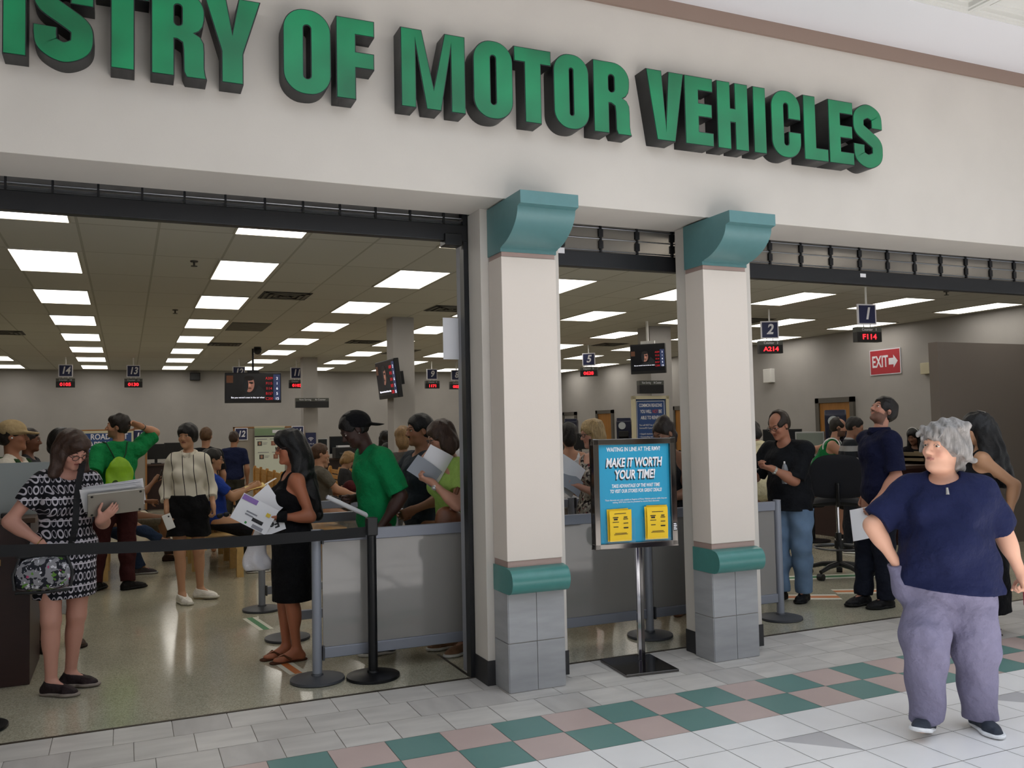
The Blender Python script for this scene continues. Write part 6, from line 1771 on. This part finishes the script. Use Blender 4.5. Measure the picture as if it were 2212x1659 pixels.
for sg in (-1,):
    flat_on('lilac_band', -.13, -.02, .055, .09, mat('lilac', '8a6ab0', .6), t)
    flat_on('barcode', .0, .08, -.05, -.025, INK, t); flat_on('barcode', .02, .10, -.09, -.065, GREY_LINE, t); flat_on('yellow_mark', .07, .10, .02, .045, mat('yellow_mark', 'e0c040', .6), t); flat_on('print', -.06, .02, -.01, .0, GREY_LINE, t); flat_on('print', -.06, .0, -.03, -.02, GREY_LINE, t)
    flat_on('green_dot', -.035, -.02, -.085, -.07, mat('green_dot', '3a8a48', .6), t)
sheet('form', 'blank white sheet behind the lilac-banded form', 'paper', (.90, 6.42, 1.12), (.7, -.05, .6), (-.5, 0, .8), .19, .2, PAPER, .006)
t, c, u, v, nn = sheet('form', 'white sheet with thick black lettering below the hand of the person in black dress', 'paper', (.955, 6.385, .985), (.8, 0, .25), (-.2, 0, .8), .14, .12, PAPER, .0)
fc = nn if nn[1] < 0 else -nn
Mx = Matrix([list(-u), list(-fc), list(-v)]).transposed().to_4x4()
text('lettering', 'Fe', .075, INK, t, tuple(fc * .003), bold=.03, M=Mx)
t = hung('plastic_bag', 'white plastic bag hanging beside the person in black dress', 'bag', (.885, 6.62, .62))
q = Sdf(.007); q.rc((0, 0, .36), (-.02, 0, .10), .016, .085, .03, flat=(V3(0, 1, 0), .6)); q.rc((-.06, 0, .07), (.04, 0, .05), .055, .055, .04, flat=(V3(0, 1, 0), .8)); q.cut((0, 0, .02), V3(0, 0, -1)); q.disp = lambda X, Y, Z: .006 * np.sin(X * 60 + 4 * np.sin(Z * 12)) * np.sin(Y * 40 + Z * 9); sdf_obj('sack', q, mat('bag_plastic', 'cfccd0', .35, 0, .5, bump=.3, bscale=40), t)
build('handle', MB().tube([(0, 0, .35), (.02, -.03, .40), (.04, -.05, .43)], .008, 6), mat('bag_plastic'), t)
# ---- 16. man in green t-shirt and black cap
p = Person('person in green t-shirt and backwards black cap bowing over a phone', (1.70, 6.45), -84, 1.80, 'm', h=.006, skin='3c2620', head=(-90, 36, 0), lean=3, stoop=.045,
           arms={1: dict(hand=(1.67, 6.20, .93), pole=(.9, -.2, .1), curl=.7), -1: dict(hand=(1.52, 6.52, 1.12), pole=(.5, .6, -.7), curl=.7)}, legs={1: dict(foot=(1.74, 6.36), yaw=-90), -1: dict(foot=(1.70, 6.52), yaw=-85)})
p.body().face(brow='0c0808', iris='1a1008'); p.hair('crop', '100c0c', amp=.002); cap(p, '0d0d10', 'cap', True, -.60)
build('ear_stud', MB().ball(tuple(p.C + p.Rh @ V3(.084, -.0, -.035)), .005, 8), CHROME, p.t, smooth=True)
p.top('0b7a46', o=.02, sleeve=.9, hem=-.16, sl_o=.03, amp=.005); p.trousers('1c2026', o=.02, g=1.05); p.shoes('26262a', 'd8d6d2', name='sneaker')
t = hung('phone', 'black phone in the hand of the person in backwards cap', 'phone', (1.44, 6.48, 1.13)); build('body', MB().box(-.07, -.035, -.006, .07, .035, .006, R=Matrix.Rotation(.35, 3, 'Y')), BLACK, t, bevel=.005)
t = hung('paper_roll', 'rolled white papers held by the person in backwards cap', 'paper', (1.49, 6.40, 1.08)); build('roll', MB().cyl((-.16, .0, .075), (.15, -.06, -.085), .017, .017, 16), PAPER, t, smooth=True, ang=50); build('inner_sheet', MB().cyl((-.165, .0, .078), (-.155, -.001, .072), .012, .012, 12), GREY_LINE, t)
# ---- 17/18/20/21 queue behind him
p = Person('black-haired person in dark grey t-shirt in profile in the queue', (2.13, 6.70), -80, 1.74, 'm', h=.006, skin='9a6a50', head=(-86, 4, 0),
           arms={1: dict(hand=(2.0, 6.46, 1.02), pole=(1, -.3, 0), curl=.5), -1: dict(hand=(1.93, 6.88, 1.0), pole=(-.2, 1, -.3), curl=.5)})
p.body().face(brow='100c0b', iris='20140e'); build('moustache', MB().tube([tuple(p.C + p.Rh @ V3(.024 * i / 3, -.096 + .008 * abs(i / 3), -.044 - .004 * abs(i / 3))) for i in range(-3, 4)], [.001, .0035, .0045, .004, .0045, .0035, .001], 6), hairmat('100c0b'), p.t, smooth=True); p.hair('short', '0f0c0c', amp=.003); p.top('2e343c', o=.02, sleeve=.85, hem=-.14, sl_o=.028); p.trousers('23262c')
p = Person('person with short sandy hair in grey top seen from behind in the queue', (2.66, 8.95), 170, 1.66, 'f', h=.008, skin='b08a72', head=(165, 2, 0), w=1.05); p.body(); p.hair('nape', '8a6c48', amp=.004); p.top('56524e', o=.018, sleeve=.95, hem=-.12); p.trousers('2a2a30'); p.shoes('222222')
build('bag_strap', MB().tube([tuple(p.T(-.13, .02, .53)), tuple(p.T(-.02, .135, .38)), tuple(p.T(.14, .12, .12))], .006, 6), mat('strap_tan', '6a4a30', .6), p.t, smooth=True)
p = Person('grey-haired person in pale shirt far behind the queue', (3.45, 9.9), 160, 1.68, 'm', h=.01, skin='b89a86', head=(150, 0, 0)); p.body(); p.hair('balding', 'b8b4ae'); p.top('b9bcc0', sleeve=.8); p.trousers('40444c')
p = Person('person in lime top and glasses reading folded papers beside the doorway jamb', (2.22, 6.19), -78, 1.70, 'f', h=.006, skin='bb8a74', head=(-96, 22, 0), lips='9a5a54', lean=4,
           arms={1: dict(hand=(1.985, 5.985, 1.255), pole=(.4, -.3, -1), dir=(-.9, .1, .35), pn=(.3, .3, .8), curl=.7), -1: dict(hand=(2.09, 6.20, 1.42), pole=(.5, .5, -.5), dir=(-.7, -.1, .35), pn=(0, -.5, -.8), curl=.8)})
p.body().face(brow='2a1c14'); p.hair('bob', '3a281e', amp=.004); p.glasses('181418')
p.top('9fbf62', o=.015, sleeve=.6, hem=-.1, neck=.09, neckdrop=.03); p.trousers('30343c'); p.watch(1, 'c8c8c8', .026); p.shoes('8a6a54')
t, *_ = sheet('paper', 'white page curling over in the hands of the person in lime top', 'paper', (2.03, 6.06, 1.37), (.85, .05, -.45), (.45, -.1, .75), .20, .24, PAPER, .035)
t, *_ = sheet('paper', 'grey folded page nearest the hand of the person in lime top', 'paper', (1.95, 6.03, 1.33), (.80, .0, -.58), (.5, .05, .6), .22, .14, mat('paper_grey', '8f949c', .7), .02)
t = hung('handbag', 'brown leather handbag on the shoulder of the person in lime top', 'handbag', (2.10, 6.0, .85)); LEA = mat('brown_leather', '6a4028', .45, noise=.15, nscale=9, bump=.15, bscale=60)
q = Sdf(.007); q.rc((-.02, 0, .16), (.0, 0, .02), .06, .10, .04, flat=(V3(0, 1, 0), .55)); q.el((.03, .0, .10), (.10, .06, .11), None, .04); sdf_obj('pouch', q, LEA, t)
build('strap', MB().tube([(.02, -.03, .2), (.06, -.05, .32), (.13, -.02, .48), (.17, .06, .57), (.18, .14, .57)], .016, 8), LEA, t, smooth=True)
# ---- between the pilasters
p = Person('person with dark upswept hair and white crossed straps seen from behind', (4.10, 7.95), 160, 1.66, 'f', h=.007, skin='a87a60', head=(168, 6, 0)); p.body(); p.hair('nape', '15110f', amp=.004, ops=lambda q, P, r, R: q.el(P(0, .09, .02), r(.05, .04, .06), R, .03)); p.top('c9c6c6', o=.006, sleeve=0, hem=-.08, straps=True, neck=.12, neckdrop=.10); p.trousers('3a3a40')
FD = pattern('floral_dress', '8a847c', [('blot', (30, .53, 2.), '2a2426'), ('blot', (34, .60, 8.), 'b8aea6'), ('blot', (26, .65, 12.), '6a2a30')])
p = Person('blonde person in glasses and floral dress holding white papers', (3.66, 6.62), -80, 1.68, 'f', h=.006, skin='bb8a76', head=(-92, 10, 0), w=1.12, d=1.12,
           arms={1: dict(hand=(3.40, 6.46, 1.135), pole=(.6, -.1, -.8), dir=(-1, .1, .12), pn=(0, .2, 1), curl=.7), -1: dict(hand=(3.42, 6.72, 1.14), pole=(.5, .4, -.8), dir=(-1, 0, .1), curl=.6)})
p.body().face(brow='6a5038'); p.hair('bob', 'a48a60', amp=.004); p.glasses('181418'); p.top('8a847c', o=.015, sleeve=.0, hem=-.06, neck=.11, neckdrop=.06, m=FD, straps=True, name='dress_top'); p.skirt('8a847c', .5, .18, .2, m=FD, name='dress_skirt', top=.14)
sheet('paper', 'white curled papers held by the blonde person in floral dress', 'paper', (3.33, 6.50, 1.22), (.75, -.1, -.55), (.4, -.1, .75), .24, .26, PAPER, .04)
sheet('paper', 'grey-printed lower sheet held by the blonde person in floral dress', 'paper', (3.33, 6.47, 1.165), (.8, -.1, -.5), (.35, .2, .6), .24, .14, mat('paper_grey'), .03)
sheet('folder', 'red folder hugged by the blonde person in floral dress', 'folder', (3.70, 6.42, 1.02), (.4, 0, .02), (0, .1, 1), .1, .28, mat('folder_red', 'c0283a', .6))
p = Person('dark-haired person in black tank top behind the turquoise sign', (4.34, 6.52), -70, 1.68, 'f', h=.007, skin='8a6450', head=(-80, 25, 0), w=1.08,
           arms={1: dict(hand=(4.16, 6.36, .98), pole=(.9, -.2, -.2)), -1: dict()}); p.body().face(); p.hair('nape', '241a15', amp=.005, ops=lambda q, P, r, R: q.el(P(.0, .05, .12), r(.05, .05, .035), R, .03)); p.top('0f0f12', o=.012, sleeve=0, hem=-.1, straps=True, neck=.1, neckdrop=.04); p.skirt('121216', .5, .18, .2)
# ---- right-hand doorway
p = Person('balding person in glasses, black t-shirt and faded jeans near the right pilaster', (5.58, 6.42), -72, 1.74, 'm', h=.006, skin='a8745c', head=(-82, 24, 0), lean=6, w=1.12, d=1.2, belly=.7, stoop=.03,
           arms={1: dict(hand=(5.25, 6.28, 1.22), pole=(.8, -.1, -.8), dir=(-.9, .2, .2), pn=(0, .3, 1), curl=.8), -1: dict(hand=(5.22, 6.55, 1.15), pole=(.2, .7, -.8), dir=(-.9, -.2, .1), curl=.8)},
           legs={1: dict(foot=(5.66, 6.38), yaw=-60), -1: dict(foot=(5.52, 6.52), yaw=-70)})
p.body().face(brow='2a1e18'); p.hair('balding', '2e241c', amp=.003); p.glasses('14100e'); p.top('14161a', o=.022, sleeve=.92, hem=-.10, sl_o=.03, loose=.02)
JEANS = mat('faded_denim', '6c84a0', .85, 0, .2, noise=.22, nscale=5, bump=.15, bscale=160)
p.trousers('6c84a0', o=.024, g=1.08, m=JEANS, waist=.04, amp=.006, name='jeans'); p.shoes('141416', '101010', name='leather_shoe'); p.watch(1, 'b8b8b0', .034)
t = hung('water_bottle', 'clear water bottle with white cap tucked behind the arm of the person in jeans', 'bottle', (5.42, 6.30, 1.075)); build('bottle', MB().lathe([(.03, 0), (.032, .02), (.03, .10), (.032, .12), (.018, .17), (.012, .18)], n=20), mat('bottle_clear', 'c8ccd4', .08, 0, .5, trans=.6), t, smooth=True); build('bottle_cap', MB().cyl((0, 0, .18), (0, 0, .2), .015, n=16), WHITE, t, smooth=True, ang=40); build('label_band', MB().cyl((0, 0, .05), (0, 0, .09), .0325, n=20), mat('label_red', 'a03040', .5), t, smooth=True, ang=40)
t = hung('phone', 'dark phone held in both hands by the person in jeans', 'phone', (5.13, 6.40, 1.2)); build('body', MB().box(-.035, -.07, -.005, .035, .07, .005, R=Matrix.Rotation(-.5, 3, 'Y')), BLACK, t, bevel=.004)
p = Person('person in cream jacket mostly hidden behind the balding person', (6.30, 7.70), 155, 1.70, 'f', h=.009, skin='8a6450', head=(160, 42, 0), lean=20); p.body().face(); p.hair('nape', '14100f'); p.top('cfc6a4', o=.025, sleeve=1.7, hem=-.15, amp=.006); p.trousers('3a3830')
p = Person('person in pale blue shirt hidden behind the right pilaster edge', (5.02, 6.75), 60, 1.64, 'm', h=.009, skin='a87a64', head=(60, 10, 0)); p.body().face(); p.hair('crop', '2a201a'); p.top('6a82b4', o=.022, sleeve=.9); p.trousers('2a2e38')
p = Person('bearded seated person in green sleeveless jersey at the right counter', (8.66, 9.38), 42, 1.80, 'm', h=.008, skin='b0826c', sit=.70, lean=26, head=(48, 8, 0), w=1.18, d=1.15, beard='1e1612',
           arms={-1: dict(hand=(8.98, 9.10, 1.10), pole=(.1, -.8, -.6), curl=.6), 1: dict(hand=(9.05, 9.5, 1.12), curl=.6)}, legs={-1: dict(foot=(8.80, 9.18, .03), yaw=35, pole=(.6, -.7, .2)), 1: dict(foot=(8.92, 9.30, .03), yaw=40, pole=(.6, -.5, .2))})
p.body().face(); p.hair('balding', '1e1814', amp=.002)
p.top('0d6a38', o=.018, sleeve=0, hem=-.08, neck=.08, neckdrop=.02, straps=True, name='jersey')
p.trousers('141416', o=.03, upto=1.05, name='shorts'); p.shoes('121214', 'd8d8d4', name='sneaker', hi=.02)
b = MB()
for sd in (1, -1):
    c_ = p.sh[sd] + p.Rt @ V3(-sd * .035, .005, -.02)
    b.tube([tuple(c_ + p.Rt @ V3(sd * .01, .105 * math.cos(x), .115 * math.sin(x))) for x in np.linspace(0, 6.28, 24)[:-1]], .009, 6, closed=True)
build('arm_trim', b, SIGNWHITE, p.t, smooth=True)
text('jersey_number', '5', .26, SIGNWHITE, p.t, tuple(p.T(0, .155, .24)), bold=.02, M=Matrix(np.vstack([np.hstack([p.Rt @ rotz(math.pi), [[0], [0], [0]]]), [0, 0, 0, 1]]).tolist()))
t = thing('stool', 'dark stool under the bearded person in green jersey', 'stool', (8.58, 9.45, 0)); build('seat', MB().lathe([(.15, .47), (.17, .49), (.17, .52), (.14, .535)], n=28), FAB, t, smooth=True, ang=50); build('post', MB().cyl((0, 0, .02), (0, 0, .48), .025), BLACKMET, t); build('base', MB().lathe([(.22, 0), (.22, .02), (.04, .035)], n=28), BLACKMET, t, smooth=True)
ST = pattern('polo_stripe', '1d2026', [('line', ((0, 0, 1), .145, .46, .35), '8f8f90')])
p = Person('person in black and grey striped polo standing behind the navy polo', (8.24, 8.45), 48, 1.68, 'm', h=.008, skin='8a6450', head=(45, 20, 0), lean=8, w=1.05); p.body(); p.hair('crop', '100c0c'); p.top('1d2026', o=.022, sleeve=.9, hem=-.14, m=ST); p.trousers('1a1c22'); p.shoes('18181a')
p = Person('tall dark-haired person in navy polo looking up toward the signs', (6.05, 5.83), -105, 1.84, 'm', h=.006, skin='bb8670', head=(-100, -26, 0), beard='3a2a22', w=1.04,
           arms={1: dict(hand=(5.86, 5.68, .93), pole=(.8, -.5, .1), curl=.5), -1: dict(hand=(6.12, 6.06, .95))}, legs={1: dict(foot=(6.05, 5.80), yaw=-95), -1: dict(foot=(5.97, 5.98), yaw=-90)})
p.body().face(brow='1a1210'); p.hair('short', '17110f', amp=.004); p.top('121632', o=.02, sleeve=.85, hem=-.14, sl_o=.03, name='polo_shirt'); p.trousers('161a26', o=.024, g=1.05); p.shoes('1a191b', '151515', name='leather_shoe')
q = Sdf(.006); q.rc(p.nb + p.Rt @ V3(.05, .03, .0), p.nb + p.Rt @ V3(-.05, .03, .0), .05, .05, .02); q.rc(p.nb + p.Rt @ V3(0, .03, .03), p.nb + p.Rt @ V3(0, -.03, 0), .062, .066, .02); q.cut(p.nb + V3(0, 0, .035), V3(0, 0, 1)); sdf_obj('collar', q, clothmat('121632'), p.t)
sheet('paper', 'white sheet held down by the person in navy polo', 'paper', (5.80, 5.80, .74), (.55, -.4, .15), (-.1, 0, 1), .17, .27, PAPER, .008)
p = Person('clerk with long black hair working behind the right counter', (10.78, 9.66), -45, 1.60, 'f', h=.008, skin='8a6450', head=(-75, 18, 0), hipdrop=.12, arms={-1: dict(hand=(10.36, 9.60, 1.09), curl=.2), 1: dict(hand=(10.5, 9.35, 1.09), curl=.4)}); p.body().face(); p.hair('long', '0d0b0c'); p.top('141318', o=.018, sleeve=.7); p.trousers('1a1a20')
build('headset', MB().tube([tuple(p.C + p.Rh @ V3(.094 * math.cos(x), .01, .03 + .112 * math.sin(x))) for x in np.linspace(0, math.pi, 16)], .005, 6), WHITE, p.t, smooth=True)
p = Person('person with long black hair and bare shoulder in black, behind the grey-haired walker', (6.0, 4.78), -140, 1.66, 'f', h=.007, skin='b08464', head=(-130, 8, 0), w=1.12, d=1.1,
           arms={1: dict(hand=(6.02, 4.58, .88), pole=(.7, -.6, 0)), -1: dict()}); p.body(); p.hair('long', '08080a', amp=.005, ops=lambda q, P, r, R: (q.rc(P(0, .07, -.05), P(0, .13, -.42), .09, .07, .05), q.rc(P(.06, .04, -.05), P(.09, .08, -.38), .06, .045, .04)))
p.top('0d0d11', o=.016, sleeve=0, hem=-.1, straps=True); p.skirt('0e0e12', .17, .20, .24, name='long_skirt', amp=.006)
for sd in (1, -1):
    a = p.leg[sd]; A = a['an']; R = a['Rf']; q = Sdf(.007); q.rc(A + R @ V3(0, .04, -.070), A + R @ V3(0, -.155, -.070), .038, .044, .02, flat=(V3(0, 0, 1), .3)); so = sdf_obj('sandal', q, clothmat('3a302c'), p.t)
    build('strap', MB().tube([tuple(A + R @ V3(-.045, -.08, -.055)), tuple(A + R @ V3(0, -.09, -.01)), tuple(A + R @ V3(.045, -.08, -.055))], .012, 8), clothmat('4a403c'), so, smooth=True)
build('hair_clip', MB().cyl(tuple(p.C + p.Rh @ V3(.02, .03, .135)), tuple(p.C + p.Rh @ V3(.06, .07, .115)), .006, .004, 8), CHROME, p.t)
PL = pattern('plaid_cloth', '17171c', [('line', ((.8, -.6, 0), .05, .16, .1), '4a4a52'), ('line', ((0, 0, 1), .05, .16, .3), '4e4e56'), ('line', ((.8, -.6, 0), .10, .05, .4), 'a8a8ac'), ('line', ((0, 0, 1), .10, .05, .6), 'a8a8ac'), ('line', ((.8, -.6, 0), .10, .06, .8), '5a2028')])
p = Person('person in black and white plaid shirt at the right picture edge', (6.10, 4.22), -20, 1.66, 'm', h=.007, skin='9a6a54', head=(-60, 10, 0), arms={-1: dict(hand=(6.02, 4.02, 1.0), pole=(-.3, .8, -.3), curl=.6)}); p.body().face(); p.hair('short', '100d0d'); p.top('17171c', o=.022, sleeve=1.6, hem=-.14, m=PL); p.trousers('1b1c20', o=.022); p.shoes('7c8488', 'c8ccce', name='sneaker')
